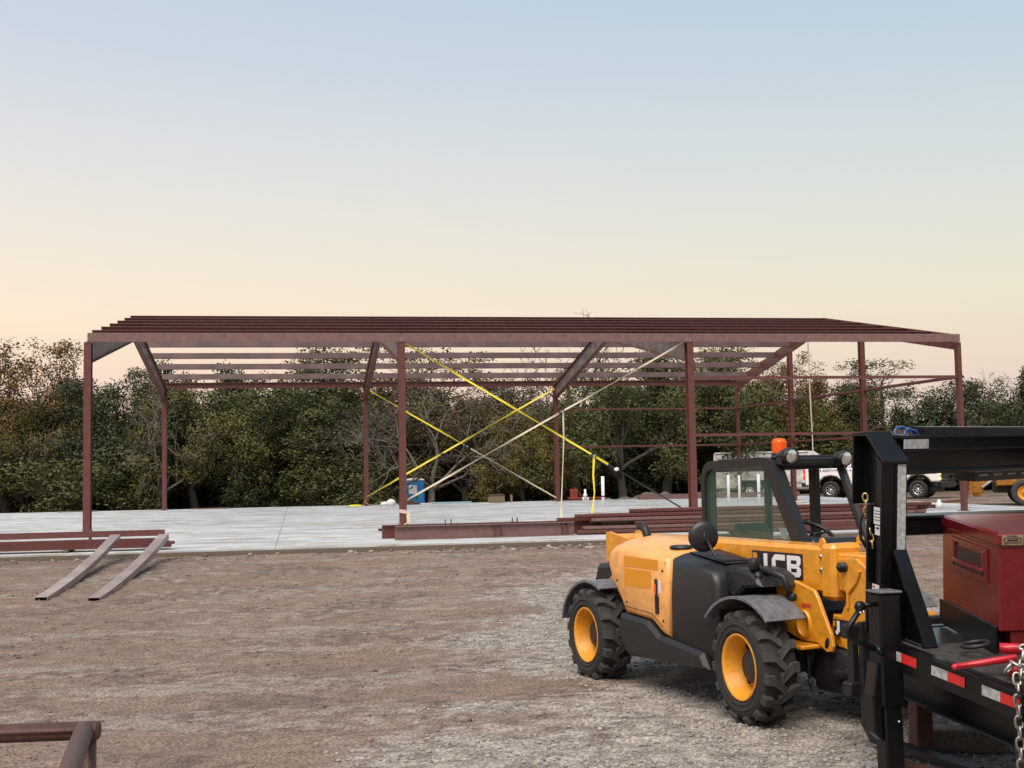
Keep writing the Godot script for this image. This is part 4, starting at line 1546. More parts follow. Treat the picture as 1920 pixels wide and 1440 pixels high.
	for i in 61:
		var u = 17.3 + i * 0.16
		var w = site(u, 0, 19.6 + 0.4 * sin(u * 1.3))
		var hgt = 0.16 + 0.26 * n_mid.get_noise_2d(u * 1.4, 3.0) + 0.2 * n_fine.get_noise_2d(u * 0.4, 8.0)
		hgt *= smoothstep(0.0, 6.0, i) * smoothstep(60.0, 54.0, i)
		var row = []
		for k in 9:
			var a = -1.0 + k / 4.0
			row.append(w + Vector3(0.17 * a, -0.5 + (0.45 + hgt) * (1.0 - a * a) + 0.05 * n_fine.get_noise_2d(u * 1.5, k * 2.0), -a * 0.9))
		if i > 0:
			for k in 8:
				st.quad(prev[k], row[k], row[k + 1], prev[k + 1])
		prev = row
	single("spoil_bank", st, M.spoil, "low bank of dug earth along the rear slab edge beneath the green oak", "earth bank")


# ---------------------------------------------------------------- vehicles behind the building

func road_wheel(parent, p, r, width, tyre_mat, rim_mat, spokes = 0, called = "wheel"):
	# axle along z; the outer face is +z
	var w = Node3D.new()
	w.name = take(parent, called)
	parent.add_child(w, true)
	w.position = p
	var b = MB.new(true)
	var h = width * 0.5
	b.lathe([Vector2(r * 0.58, -h), Vector2(r * 0.9, -h), Vector2(r, -h * 0.7), Vector2(r, h * 0.7), Vector2(r * 0.9, h), Vector2(r * 0.58, h), Vector2(r * 0.56, h * 0.6), Vector2(r * 0.56, -h)], 28)
	part("tyre", b, tyre_mat, w)
	b = MB.new(true)
	if spokes == 0:
		b.lathe([Vector2(r * 0.57, -h * 0.9), Vector2(r * 0.57, h * 0.85), Vector2(r * 0.52, h * 0.85), Vector2(r * 0.42, h * 0.4), Vector2(r * 0.2, h * 0.45), Vector2(r * 0.17, h * 0.7), Vector2(0, h * 0.7)], 24)
	else:
		b.lathe([Vector2(r * 0.57, -h * 0.9), Vector2(r * 0.57, h * 0.85), Vector2(r * 0.52, h * 0.85), Vector2(r * 0.5, 0.0), Vector2(0, -h * 0.1)], 24)
	part("rim", b, rim_mat if spokes == 0 else M.dark_steel, w)
	if spokes > 0:
		b = MB.new()
		for k in spokes:
			var a = TAU * k / spokes
			b.at(Transform3D(Basis(Vector3.BACK, a), Vector3.ZERO))
			b.hexa([Vector3(0, -r * 0.09, h * 0.3), Vector3(r * 0.54, -r * 0.06, h * 0.55), Vector3(r * 0.54, r * 0.06, h * 0.55), Vector3(0, r * 0.09, h * 0.3), Vector3(0, -r * 0.07, h * 0.6), Vector3(r * 0.54, -r * 0.045, h * 0.8), Vector3(r * 0.54, r * 0.045, h * 0.8), Vector3(0, r * 0.07, h * 0.6)])
		part("spokes", b, rim_mat, w)
		b = MB.new(true)
		b.lathe([Vector2(r * 0.57, h * 0.6), Vector2(r * 0.57, h * 0.9), Vector2(r * 0.5, h * 0.9), Vector2(r * 0.5, h * 0.6)], 24)
		b.lathe([Vector2(r * 0.14, h * 0.2), Vector2(r * 0.14, h * 0.8), Vector2(0, h * 0.85)], 16)
		part("rim_lip", b, rim_mat, w)
	return w


func words(parent, called, text, height_m, depth_m, material, xform, font_name = "Droid Sans"):
	var tm = TextMesh.new()
	tm.text = text
	var f = SystemFont.new()
	f.font_names = PackedStringArray([font_name])
	f.font_weight = 700
	tm.font = f
	tm.font_size = 64
	tm.pixel_size = height_m / 46.0
	tm.depth = depth_m
	tm.curve_step = 3.0
	tm.horizontal_alignment = HORIZONTAL_ALIGNMENT_CENTER
	tm.vertical_alignment = VERTICAL_ALIGNMENT_CENTER
	var o = part(called, tm, material, parent)
	o.transform = xform
	return o


func build_vehicles_far():
	build_pickup()
	build_cargo_trailer()
	build_far_handler()


func build_pickup():
	# x forward, near side +z
	var c = Vector3(17.1, 0, -57.75)
	c.y = 0.02
	var t = thing("pickup_truck", "white crew-cab pickup with black grille guard parked behind the slab", "pickup", c, -0.53)
	var W = 0.98
	var body = MB.new()
	# bed side and cab lower body as one painted shell
	body.prism(V2([-3.15, 0.62, -3.2, 0.95, -3.18, 1.42, -1.22, 1.42, -1.22, 0.55, -1.35, 0.55, -1.45, 0.85, -1.65, 1.02, -1.95, 1.08, -2.25, 1.02, -2.45, 0.85, -2.55, 0.62]), -W, W, 0.05)
	part("bed", body, M.white_paint, t)
	body = MB.new()
	body.prism(V2([-1.2, 0.5, -1.2, 1.42, 1.0, 1.42, 2.75, 1.3, 3.0, 1.15, 3.02, 0.75, 2.62, 0.75, 2.52, 0.9, 2.32, 1.05, 2.05, 1.1, 1.75, 1.02, 1.55, 0.82, 1.48, 0.5]), -W, W, 0.06)
	part("body", body, M.white_paint, t)
	body = MB.new()
	body.prism(V2([-1.2, 1.42, -1.1, 1.92, -0.75, 1.99, 0.35, 1.99, 0.6, 1.92, 1.25, 1.43]), -W + 0.12, W - 0.12, 0.09)
	var cabin = part("cabin", body, M.white_paint, t)
	body = MB.new()
	body.prism(V2([-0.98, 1.47, -0.9, 1.86, 0.4, 1.88, 0.98, 1.47]), W - 0.13, W - 0.085)
	part("side_window", body, M.auto_glass, cabin)
	body = MB.new()
	body.hexa([Vector3(0.66, 1.9, -0.72), Vector3(1.26, 1.46, -0.8), Vector3(1.26, 1.46, 0.8), Vector3(0.66, 1.9, 0.72), Vector3(0.72, 1.92, -0.72), Vector3(1.32, 1.47, -0.8), Vector3(1.32, 1.47, 0.8), Vector3(0.72, 1.92, 0.72)])
	part("windscreen", body, M.auto_glass, cabin)
	body = MB.new()
	body.box(Vector3(0.1, 0.42, 0), Vector3(5.6, 0.2, 1.3), 0.02)
	part("chassis", body, M.dark_steel, t)
	body = MB.new()
	body.tube(Vector3(-1.1, 0.42, W - 0.02), Vector3(1.4, 0.42, W - 0.02), 0.05, -1, 8)
	part("running_board", body, M.dark_steel, t)
	# wheel wells: dark liners
	for x in [-1.95, 2.05]:
		body = MB.new(true)
		body.at(Transform3D(Basis(), Vector3(x, 0.56, 0)))
		body.lathe([Vector2(0.5, -W + 0.08), Vector2(0.5, W - 0.06)], 24)
		part("wheel_well", body, M.cab_black, t)
		for s in [1, -1]:
			var w = road_wheel(t, Vector3(x, 0.41, s * (W - 0.12)), 0.415, 0.29, M.rubber, M.chrome, 8)
			if s < 0:
				w.rotation.y = PI
	body = MB.new()
	for y in [1.27, 1.0]:
		body.box(Vector3(-3.19, y, W - 0.05), Vector3(0.1, 0.24, 0.14), 0.02)
	part("tail_light", body, M.tail_red, t)
	body = MB.new()
	body.box(Vector3(-3.25, 0.66, 0), Vector3(0.22, 0.2, 1.9), 0.03)
	part("rear_bumper", body, M.dark_steel, t)
	for y in [1.12, 0.9]:
		body = MB.new()
		body.box(Vector3(2.98, y, W - 0.14), Vector3(0.14, 0.16, 0.24), 0.03)
		part("headlight", body, M.head_lamp, t)
	body = MB.new()
	body.box(Vector3(3.02, 1.0, 0), Vector3(0.08, 0.45, 1.35), 0.03)
	part("grille", body, M.dark_steel, t)
	for y in [0.9, 1.02, 1.14]:
		body = MB.new()
		body.box(Vector3(3.07, y, 0), Vector3(0.03, 0.035, 1.3), 0.01)
		part("grille_bar", body, M.chrome, t)
	# grille guard
	body = MB.new()
	body.box(Vector3(3.2, 0.62, 0), Vector3(0.3, 0.3, 2.02), 0.04)
	part("front_bumper", body, M.dark_steel, t)
	body = MB.new()
	for z in [-0.95, -0.4, 0.4, 0.95]:
		body.tube(Vector3(3.32, 0.55, z), Vector3(3.32, 1.28, z), 0.035, -1, 8)
	for y in [0.85, 1.08, 1.27]:
		body.tube(Vector3(3.32, y, -0.95), Vector3(3.32, y, 0.95), 0.03, -1, 8)
	body.tube(Vector3(3.32, 1.27, 0.95), Vector3(3.02, 1.27, 0.99), 0.03, -1, 8)
	body.tube(Vector3(3.32, 0.85, 0.95), Vector3(3.02, 0.8, 0.99), 0.03, -1, 8)
	part("grille_guard", body, M.dark_steel, t)
	words(t, "lettering", "678.685.6267", 0.13, 0.01, M.fender, Transform3D(Basis(), Vector3(-2.45, 1.33, W + 0.004)))
	words(t, "lettering", "COMMERCIAL & METAL", 0.09, 0.01, M.fender, Transform3D(Basis(), Vector3(-1.2, 1.34, W + 0.004)))


func build_cargo_trailer():
	var c = Vector3(13.05, 0, -63.6)
	c.y = -0.02
	var t = thing("cargo_trailer", "white enclosed cargo trailer with dark lettering behind the slab", "trailer", c, -0.5)
	var b = MB.new()
	b.prism(V2([-2.45, 0.42, -2.45, 2.27, -2.35, 2.35, 2.3, 2.35, 2.45, 2.25, 2.75, 2.05, 2.75, 0.42]), -1.0, 1.0, 0.05)
	part("box", b, M.trailer_white, t)
	for x in [-2.42, -1.2, 0.05, 1.3, 2.4]:
		b = MB.new()
		b.box(Vector3(x, 1.36, 1.004), Vector3(0.03, 1.7, 0.01))
		part("seam", b, M.trailer_white, t)
	b = MB.new()
	b.box(Vector3(0.1, 2.27, 1.003), Vector3(4.9, 0.07, 0.016), 0.003)
	b.box(Vector3(0.1, 0.48, 1.003), Vector3(5.1, 0.1, 0.016), 0.003)
	part("trim_rail", b, M.galv, t)
	b = MB.new()
	b.prism(V2([-1.3, 0.45, -1.1, 0.82, -0.9, 0.92, 0.75, 0.92, 0.95, 0.82, 1.15, 0.45, 1.05, 0.45, 0.88, 0.76, 0.7, 0.85, -0.85, 0.85, -1.02, 0.76, -1.2, 0.45]), 0.98, 1.14, 0.01)
	part("fender", b, M.fender, t)
	b = MB.new()
	b.prism(V2([-1.15, 0.3, -1.0, 0.74, -0.85, 0.84, 0.7, 0.84, 0.86, 0.74, 1.0, 0.3]), 0.85, 1.008)
	part("wheel_well", b, M.cab_black, t)
	for x in [-0.5, 0.4]:
		road_wheel(t, Vector3(x, 0.36, 1.03), 0.36, 0.2, M.rubber, M.white_plastic, 6)
		var w = road_wheel(t, Vector3(x, 0.36, -1.03), 0.36, 0.2, M.rubber, M.white_plastic, 0)
		w.rotation.y = PI
	var sp = road_wheel(t, Vector3(2.88, 0.95, 0.55), 0.37, 0.2, M.rubber, M.white_plastic, 0, "spare_wheel")
	sp.rotation.y = 0.75
	b = MB.new()
	b.tube(Vector3(2.5, 0.42, 0.7), Vector3(3.9, 0.42, 0), 0.05, -1, 6)
	b.tube(Vector3(2.5, 0.42, -0.7), Vector3(3.9, 0.42, 0), 0.05, -1, 6)
	b.box(Vector3(0, 0.38, 0), Vector3(5.2, 0.12, 1.9), 0.01)
	part("tongue", b, M.dark_steel, t)
	words(t, "lettering", "ALT  IO", 0.34, 0.012, M.black_print, Transform3D(Basis(), Vector3(-1.25, 2.0, 1.008)))
	words(t, "lettering", "COMMERCIAL", 0.1, 0.012, M.fender, Transform3D(Basis(), Vector3(1.75, 0.75, 1.008)))


func build_far_handler():
	# x forward (to the left in the photograph), near side is -z there
	var c = Vector3(20.1, 0, -46.9)
	c.y = -0.02
	var t = thing("far_telehandler", "muddy yellow telehandler with pallet forks parked beyond the end wall", "telehandler", c, PI - 0.32)
	var b = MB.new()
	b.prism(V2([-2.2, 0.75, -2.3, 1.5, -1.0, 1.75, 0.4, 1.5, 1.6, 1.3, 1.6, 0.75]), -0.75, 0.75, 0.05)
	part("chassis", b, M.old_yellow, t)
	b = MB.new()
	b.prism(V2([-0.9, 1.4, -0.9, 2.5, 0.3, 2.55, 0.75, 1.4]), 0.1, 0.95, 0.06)
	part("cab", b, M.cab_black, t)
	b = MB.new()
	b.sweep(V2([-0.2, -0.26, 0.2, -0.26, 0.2, 0.26, -0.2, 0.26]), [Vector3(-2.3, 1.9, -0.1), Vector3(1.6, 1.15, -0.1)], Vector3(0, 0, 1))
	var boom = part("boom", b, M.mud_yellow, t)
	b = MB.new()
	b.prism(V2([1.35, 1.55, 1.75, 1.5, 2.15, 1.25, 2.45, 0.6, 2.4, 0.35, 2.15, 0.35, 1.95, 0.8, 1.5, 1.0, 1.3, 1.1]), -0.3, 0.1, 0.03)
	part("boom_nose", b, M.old_yellow, boom)
	b = MB.new()
	b.tube(Vector3(1.4, 1.2, -0.35), Vector3(2.1, 0.7, -0.35), 0.06, -1, 10)
	part("ram", b, M.chrome, boom)
	b = MB.new()
	for y in [1.05, 0.5]:
		b.box(Vector3(2.55, y, -0.1), Vector3(0.09, 0.12, 1.5), 0.015)
	for z in [-0.85, -0.35, 0.15, 0.65]:
		b.box(Vector3(2.53, 0.78, z), Vector3(0.07, 0.66, 0.08), 0.01)
	b.prism(V2([2.2, 0.5, 2.5, 0.45, 2.5, 1.3, 2.3, 1.35]), -0.35, 0.15, 0.01)
	part("carriage", b, M.old_yellow, t)
	for z in [-0.72, 0.5]:
		b = MB.new()
		b.sweep(V2([-0.065, -0.022, 0.065, -0.022, 0.065, 0.022, -0.065, 0.022]), [Vector3(2.64, 1.15, z), Vector3(2.64, 0.32, z), Vector3(2.72, 0.2, z), Vector3(3.95, 0.12, z)], Vector3(0, 0, 1))
		part("fork", b, M.rust_steel, t)
	for x in [-1.9, 0.62]:
		for s in [1, -1]:
			var w = road_wheel(t, Vector3(x, 0.5, s * 0.98), 0.5, 0.38, M.rubber_dusty, M.rim_yellow, 0)
			if s < 0:
				w.rotation.y = PI
	b = MB.new()
	b.tube(Vector3(0.62, 0.5, -0.8), Vector3(0.62, 0.5, 0.8), 0.16, -1, 10)
	b.tube(Vector3(-1.9, 0.5, -0.8), Vector3(-1.9, 0.5, 0.8), 0.16, -1, 10)
	b.box(Vector3(0.9, 0.7, 0), Vector3(1.6, 0.4, 0.9), 0.04)
	part("axle", b, M.dark_steel, t)


# ---------------------------------------------------------------- the telehandler in front

func loft(b, rows):
	# outlines with the same number of corners at rising z
	for i in rows.size() - 1:
		b.ring(rows[i][1], rows[i][0], rows[i + 1][1], rows[i + 1][0])
	b.cap(rows[0][1], rows[0][0], false)
	b.cap(rows[-1][1], rows[-1][0], true)


func shift(poly, dx, dy, only_above = -99.0):
	var out = PackedVector2Array()
	for p in poly:
		out.append(p + Vector2(dx, dy) if p.y > only_above else p)
	return out


func arc_sheet(b, cx, cy, r, a0, a1, z0, z1, thick, lip):
	# curved mudguard round the z axis, angles in degrees
	var n = 14
	var sec = []
	for i in n + 1:
		var a = deg_to_rad(lerp(a0, a1, float(i) / n))
		sec.append(Vector2(cos(a), sin(a)))
	var poly = PackedVector2Array()
	for s in sec:
		poly.append(Vector2(cx, cy) + s * r)
	sec.reverse()
	for s in sec:
		poly.append(Vector2(cx, cy) + s * (r - thick))
	b.prism(poly, z0, z1, 0.004)
	if lip > 0.0:
		var p2 = PackedVector2Array()
		sec.reverse()
		for s in sec:
			p2.append(Vector2(cx, cy) + s * (r + 0.003))
		sec.reverse()
		for s in sec:
			p2.append(Vector2(cx, cy) + s * (r - lip))
		b.prism(p2, z1 - 0.012, z1 + 0.004, 0.002)


func lug_tyre(r, width):
	var b = MB.new(true)
	var h = width * 0.5
	var ri = 0.225
	b.lathe([Vector2(ri, -h * 0.8), Vector2(ri + 0.02, -h * 0.97), Vector2(r * 0.8, -h), Vector2(r * 0.87, -h * 0.93), Vector2(r * 0.9, -h * 0.75), Vector2(r * 0.91, 0), Vector2(r * 0.9, h * 0.75), Vector2(r * 0.87, h * 0.93), Vector2(r * 0.8, h), Vector2(r * 0.77, h * 1.0), Vector2(r * 0.765, h * 1.025), Vector2(r * 0.75, h * 1.025), Vector2(r * 0.745, h * 1.0), Vector2(r * 0.67, h * 0.99), Vector2(r * 0.665, h * 1.01), Vector2(r * 0.65, h * 1.01), Vector2(r * 0.645, h * 0.98), Vector2(ri + 0.02, h * 0.97), Vector2(ri, h * 0.8), Vector2(ri - 0.004, h * 0.4), Vector2(ri - 0.004, -h * 0.8)], 48)
	return b


func tyre_lugs(r, width):
	var b = MB.new()
	var h = width * 0.5
	var n = 15
	var rr = func(a, rad, z): return Vector3(cos(a) * rad, sin(a) * rad, z)
	for s in [-1.0, 1.0]:
		for k in n:
			var a = TAU * (k + (0.0 if s < 0 else 0.5)) / n
			var da = 0.105
			var bend = 0.2
			var lo = r * 0.88
			# inner half, slanting; outer half, straight across the shoulder; then the flank
			var st = [[-0.02 * s, a, r * 0.992], [h * 0.5 * s, a + bend, r], [h * 0.9 * s, a + bend * 1.08, r * 0.985], [h * 1.015 * s, a + bend * 1.1, r * 0.9]]
			for i in 3:
				var p = st[i]
				var q = st[i + 1]
				var lo0 = lo
				var lo1 = lo if i < 2 else r * 0.84
				var w0 = da
				b.hexa([rr.call(p[1] - w0, lo0, p[0]), rr.call(q[1] - w0, lo1, q[0] - (0.0 if i < 2 else 0.012 * s)), rr.call(q[1] + w0, lo1, q[0] - (0.0 if i < 2 else 0.012 * s)), rr.call(p[1] + w0, lo0, p[0]),
					rr.call(p[1] - w0 * 0.78, p[2], p[0]), rr.call(q[1] - w0 * 0.78, q[2], q[0]), rr.call(q[1] + w0 * 0.78, q[2], q[0]), rr.call(p[1] + w0 * 0.78, p[2], p[0])])
	return b


func letter(b, ch, x, y, w, h, z0, z1):
	# block capitals as bars with clipped corners
	var s = h * 0.27
	var c = h * 0.12
	if ch == "J":
		b.prism(V2([x + w - s, y + h, x + w, y + h, x + w, y + c * 2, x + w - c * 2, y, x + c, y, x, y + c, x, y + s, x + w - s - c, y + s, x + w - s, y + s + c]), z0, z1)
	elif ch == "C":
		b.prism(V2([x + w, y + h - s, x + s, y + h - s, x + s, y + s, x + w, y + s, x + w, y, x + c * 2, y, x, y + c * 2, x, y + h - c * 2, x + c * 2, y + h, x + w, y + h]), z0, z1)
	else:
		var m = y + h * 0.5
		b.prism(V2([x, y, x + s, y, x + s, y + h, x, y + h]), z0, z1)
		for k in [[y, y + s * 0.8], [m - s * 0.38, m + s * 0.38], [y + h - s * 0.8, y + h]]:
			b.prism(V2([x + s, k[0], x + w - c, k[0], x + w - c, k[1], x + s, k[1]]), z0, z1)
		for k in [[y, m - 0.002], [m + 0.002, y + h]]:
			b.prism(V2([x + w - s, k[0] + s * 0.3, x + w - c, k[0], x + w, k[0] + c, x + w, k[1] - c, x + w - c, k[1], x + w - s, k[1] - s * 0.3]), z0 - 0.0005, z1 + 0.0005)


func maker_plate(parent, called, x, y, w, h, z, show):
	var b = MB.new()
	b.box(Vector3(x + w * 0.5, y + h * 0.5, z), Vector3(w, h, 0.003))
	var plate = part(called, b, M.black_print, parent, "black plate with white block letters")
	b = MB.new()
	b.box(Vector3(x + w * 0.06, y + h * 0.74, z + 0.0025), Vector3(w * 0.085, h * 0.34, 0.003))
	part("plate_emblem", b, M.machine_yellow, plate)
	var lw = w * 0.26
	var i = 0
	for ch in show:
		b = MB.new()
		letter(b, ch, x + w * (0.105 + 0.3 * i), y + h * 0.09, lw if ch != "J" else lw * 0.8, h * 0.82, z + 0.0015, z + 0.004)
		part("plate_letter", b, M.white_print, plate)
		i += 1


func build_telehandler():
	var t = thing("telehandler", "compact yellow and black telehandler with folded boom and beacon on the gravel", "telehandler", Vector3(1.736, 0.0, -9.893), deg_to_rad(-63.0))
	var Y = M.machine_yellow
	var b = MB.new()
	# under-body
	b.box(Vector3(-0.05, 0.56, -0.12), Vector3(2.5, 0.42, 0.72), 0.03)
	b.box(Vector3(-1.15, 0.78, -0.1), Vector3(0.5, 0.36, 0.9), 0.04)
	part("chassis", b, M.dark_steel, t)
	b = MB.new(true)
	for x in [-1.04, 1.04]:
		b.tube(Vector3(x, 0.385, -0.62), Vector3(x, 0.385, 0.62), 0.09, -1, 12)
		b.ball(Vector3(x, 0.385, -0.05), Vector3(0.2, 0.18, 0.22), 12)
	part("axle", b, M.dark_steel, t)
	# engine cover, yellow, with a soft crown
	var p = V2([-0.46, 0.612, -0.08, 0.584, 0.07, 0.498, 0.165, 0.481, 0.15, 0.8, 0.142, 1.06, 0.1, 1.08, -0.25, 1.118, -0.53, 1.142, -0.62, 1.13, -0.69, 1.08, -0.722, 1.0, -0.65, 0.85, -0.52, 0.7])
	var rows = []
	var q1 = MB.inset(p, 0.045)
	var q2 = MB.inset(p, 0.014)
	rows = [[0.26, shift(p, 0, 0.075, 0.95)], [0.4, shift(p, 0, 0.07, 0.95)], [0.53, shift(p, 0, 0.055, 0.95)], [0.61, shift(p, 0, 0.034, 0.95)], [0.665, shift(p, 0, 0.012, 0.95)], [0.7, p], [0.72, q2], [0.732, q1]]
	b = MB.new(true)
	loft(b, rows)
	var cover = part("engine_cover", b, M.faded_yellow, t)
	b = MB.new(true)
	b.at(Transform3D(Basis(Vector3(1, 0, 0), Vector3(0, 0, -1), Vector3(0, 1, 0)) , Vector3(0.03, 1.143, 0.5)))
	b.lathe([Vector2(0.095, 0.0), Vector2(0.095, 0.012), Vector2(0.075, 0.02), Vector2(0, 0.02)], 20)
	part("filler_cap", b, M.black_plastic, cover)
	for d in [[-0.45, 1.066, 0.04, 1.058, 0.04, 0.98, -0.452, 0.984], [-0.448, 0.968, -0.06, 0.966, -0.062, 0.836, -0.075, 0.832, -0.44, 0.83, -0.45, 0.84]]:
		b = MB.new()
		b.prism(V2(d), 0.7315, 0.7345)
		part("cover_decal", b, M.old_decal_yellow, cover)
	b = MB.new()
	b.box(Vector3(0.02, 0.715, 0.736), Vector3(0.05, 0.14, 0.012), 0.005)
	b.box(Vector3(0.018, 0.81, 0.742), Vector3(0.028, 0.21, 0.016), 0.006)
	var latch = part("latch", b, M.black_plastic, cover)
	b = MB.new()
	b.box(Vector3(0.016, 0.835, 0.752), Vector3(0.022, 0.08, 0.006), 0.002)
	part("latch_tab", b, M.orange_print, latch)
	b = MB.new()
	b.box(Vector3(0.058, 0.855, 0.7335), Vector3(0.03, 0.1, 0.003))
	part("notice", b, M.sticker, cover)
	# seams and fixings of the cover
	b = MB.new()
	for s in [[-0.6, 1.125, -0.25, 1.112], [-0.25, 1.112, 0.13, 1.07]]:
		b.sweep(V2([-0.002, -0.002, 0.002, -0.002, 0.002, 0.002, -0.002, 0.002]), [Vector3(s[0], s[1] - 0.03, 0.7235), Vector3(s[2], s[3] - 0.03, 0.7235)], Vector3(0, 0, 1))
	b.sweep(V2([-0.003, -0.002, 0.003, -0.002, 0.003, 0.002, -0.003, 0.002]), [Vector3(-0.45, 0.665, 0.7325), Vector3(-0.06, 0.64, 0.7325), Vector3(0.09, 0.555, 0.7325)], Vector3(0, 0, 1))
	part("panel_seam", b, M.cab_black, cover)
	for p2 in [Vector2(-0.56, 0.86), Vector2(-0.42, 0.7), Vector2(0.1, 0.98), Vector2(0.1, 0.6)]:
		b = MB.new(true)
		b.tube(Vector3(p2.x, p2.y, 0.725), Vector3(p2.x, p2.y, 0.738), 0.009, -1, 8)
		part("cover_bolt", b, M.dark_steel, cover)
	# exhaust stub
	b = MB.new(true)
	b.path([Vector3(-0.63, 1.1, 0.38), Vector3(-0.64, 1.21, 0.38), Vector3(-0.67, 1.26, 0.38), Vector3(-0.75, 1.285, 0.38)], 0.036, 12)
	part("exhaust", b, M.dark_steel, t)
	# black hood between cover and front wheel
	p = V2([0.168, 0.45, 0.45, 0.41, 0.75, 0.36, 0.762, 0.7, 0.765, 0.93, 0.71, 1.005, 0.4, 1.055, 0.2, 1.082, 0.165, 0.8])
	q1 = MB.inset(p, 0.042)
	q2 = MB.inset(p, 0.014)
	rows = [[0.27, shift(p, 0, 0.05, 0.9)], [0.5, shift(p, 0, 0.042, 0.9)], [0.6, shift(p, 0, 0.026, 0.9)], [0.65, shift(p, 0, 0.01, 0.9)], [0.685, p], [0.708, q2], [0.722, q1]]
	b = MB.new(true)
	loft(b, rows)
	var hood = part("hood", b, M.black_plastic, t)
	b = MB.new()
	b.prism(V2([0.22, 1.118, 0.68, 1.06, 0.68, 1.066, 0.22, 1.124]), 0.3, 0.56, 0.002)
	part("grip_panel", b, M.cab_black, hood)
	b = MB.new()
	b.prism(V2([0.73, 0.9, 0.73, 1.035, 0.84, 1.045, 1.0, 1.035, 1.1, 0.99, 1.15, 0.93, 0.95, 0.91, 0.82, 0.82]), 0.26, 0.62, 0.02)
	part("arch_cover", b, M.black_plastic, hood)
	# skirt
	b = MB.new()
	b.prism(V2([-0.5, 0.605, -0.09, 0.582, 0.066, 0.488, 0.62, 0.428, 0.69, 0.31, -0.39, 0.278, -0.5, 0.4]), 0.3, 0.765, 0.03)
	part("side_skirt", b, M.black_plastic, t)
	# wheels
	var ty = lug_tyre(0.388, 0.27).mesh()
	var lg = tyre_lugs(0.388, 0.27).mesh()
	var rim = MB.new(true)
	rim.lathe([Vector2(0.224, -0.12), Vector2(0.224, 0.115), Vector2(0.232, 0.122), Vector2(0.228, 0.13), Vector2(0.216, 0.128), Vector2(0.207, 0.112), Vector2(0.2, 0.06), Vector2(0.185, 0.045), Vector2(0.178, -0.02), Vector2(0.165, -0.04), Vector2(0, -0.045)], 40)
	var rm = rim.mesh()
	var hub = MB.new(true)
	hub.lathe([Vector2(0.135, -0.042), Vector2(0.12, 0.0), Vector2(0.112, 0.03), Vector2(0.1, 0.042), Vector2(0, 0.044)], 28)
	var hm = hub.mesh()
	for x in [-1.04, 1.04]:
		for s in [1.0, -1.0]:
			var w = Node3D.new()
			w.name = take(t, "wheel")
			t.add_child(w, true)
			w.position = Vector3(x + (0.045 if x > 0 else 0.03), 0.385 if x > 0 else 0.372, s * 0.645)
			w.rotation = Vector3(0, (0.0 if s > 0 else PI) + (-0.12 if x > 0 else -0.08), 0.3 * x)
			part("tyre", ty, M.rubber, w)
			part("tread", lg, M.rubber_dusty, w)
			part("rim", rm, M.rim_yellow, w)
			part("hub", hm, M.hub_black, w)
			var nuts = MB.new()
			for k in 8:
				var an = TAU * k / 8.0
				nuts.tube(Vector3(cos(an) * 0.148, sin(an) * 0.148, -0.04), Vector3(cos(an) * 0.148, sin(an) * 0.148, -0.018), 0.011, -1, 6)
			part("wheel_nuts", nuts, M.zinc, w)
			for k in 4:
				var sl = MB.new(true)
				var a = TAU * k / 4.0 + 0.5
				sl.ball(Vector3(cos(a) * 0.172, sin(a) * 0.172, -0.02), Vector3(0.018, 0.03, 0.012), 8)
				part("rim_slot", sl, M.cab_black, w)
	# mudguards
	for s in [1.0, -1.0]:
		var z0 = 0.44 if s > 0 else -0.79
		var z1 = 0.79 if s > 0 else -0.44
		b = MB.new()
		arc_sheet(b, 1.07, 0.385, 0.485, 46, 140, z0, z1 - 0.01 * s, 0.008, 0.018 if s > 0 else 0.0)
		part("front_mudguard", b, M.fender, t)
		b = MB.new()
		arc_sheet(b, -1.01, 0.372, 0.455, 62, 168, z0, z1 - 0.03 * s, 0.008, 0.02 if s > 0 else 0.0)
		part("rear_mudguard", b, M.fender, t)
	# boom
	b = MB.new()
	b.prism(V2([-1.5, 1.03, -1.5, 1.175, -1.3, 1.185, -0.3, 1.2, 1.34, 1.205, 1.34, 0.87, 0.2, 0.9, -0.4, 0.99]), -0.055, 0.22, 0.028)
	var boom = part("boom", b, Y, t)
	b = MB.new()
	b.prism(V2([-1.52, 0.8, -1.52, 1.19, -1.46, 1.2, -1.0, 1.13, -1.0, 0.8]), 0.225, 0.25, 0.004)
	b.prism(V2([-1.52, 0.8, -1.52, 1.19, -1.46, 1.2, -1.0, 1.13, -1.0, 0.8]), -0.085, -0.06, 0.004)
	part("pivot_plate", b, Y, boom)
	b = MB.new()
	b.box(Vector3(1.385, 1.03, 0.083), Vector3(0.15, 0.39, 0.305), 0.03)
	part("boom_collar", b, Y, boom)
	b = MB.new()
	b.prism(V2([1.28, 1.2, 1.28, 1.235, 1.3, 1.262, 1.325, 1.262, 1.345, 1.235, 1.345, 1.2]), 0.19, 0.205, 0.002)
	b.prism(V2([1.42, 1.22, 1.42, 1.255, 1.44, 1.28, 1.465, 1.28, 1.485, 1.255, 1.485, 1.22]), -0.03, -0.012, 0.002)
	part("lifting_lug", b, Y, boom)
	for y in [1.135, 1.045]:
		b = MB.new(true)
		b.tube(Vector3(1.33, y, 0.21), Vector3(1.33, y, 0.236), 0.016, -1, 10)
		part("pad_bolt", b, M.zinc, boom)
	maker_plate(boom, "maker_plate", 0.555, 0.955, 0.57, 0.185, 0.2225, ["J", "C", "B"])
	b = MB.new()
	b.prism(V2([1.42, 0.9, 1.42, 1.165, 1.76, 1.165, 1.95, 1.03, 2.0, 0.9]), -0.025, 0.19, 0.015)
	part("inner_boom", b, Y, boom)
	b = MB.new()
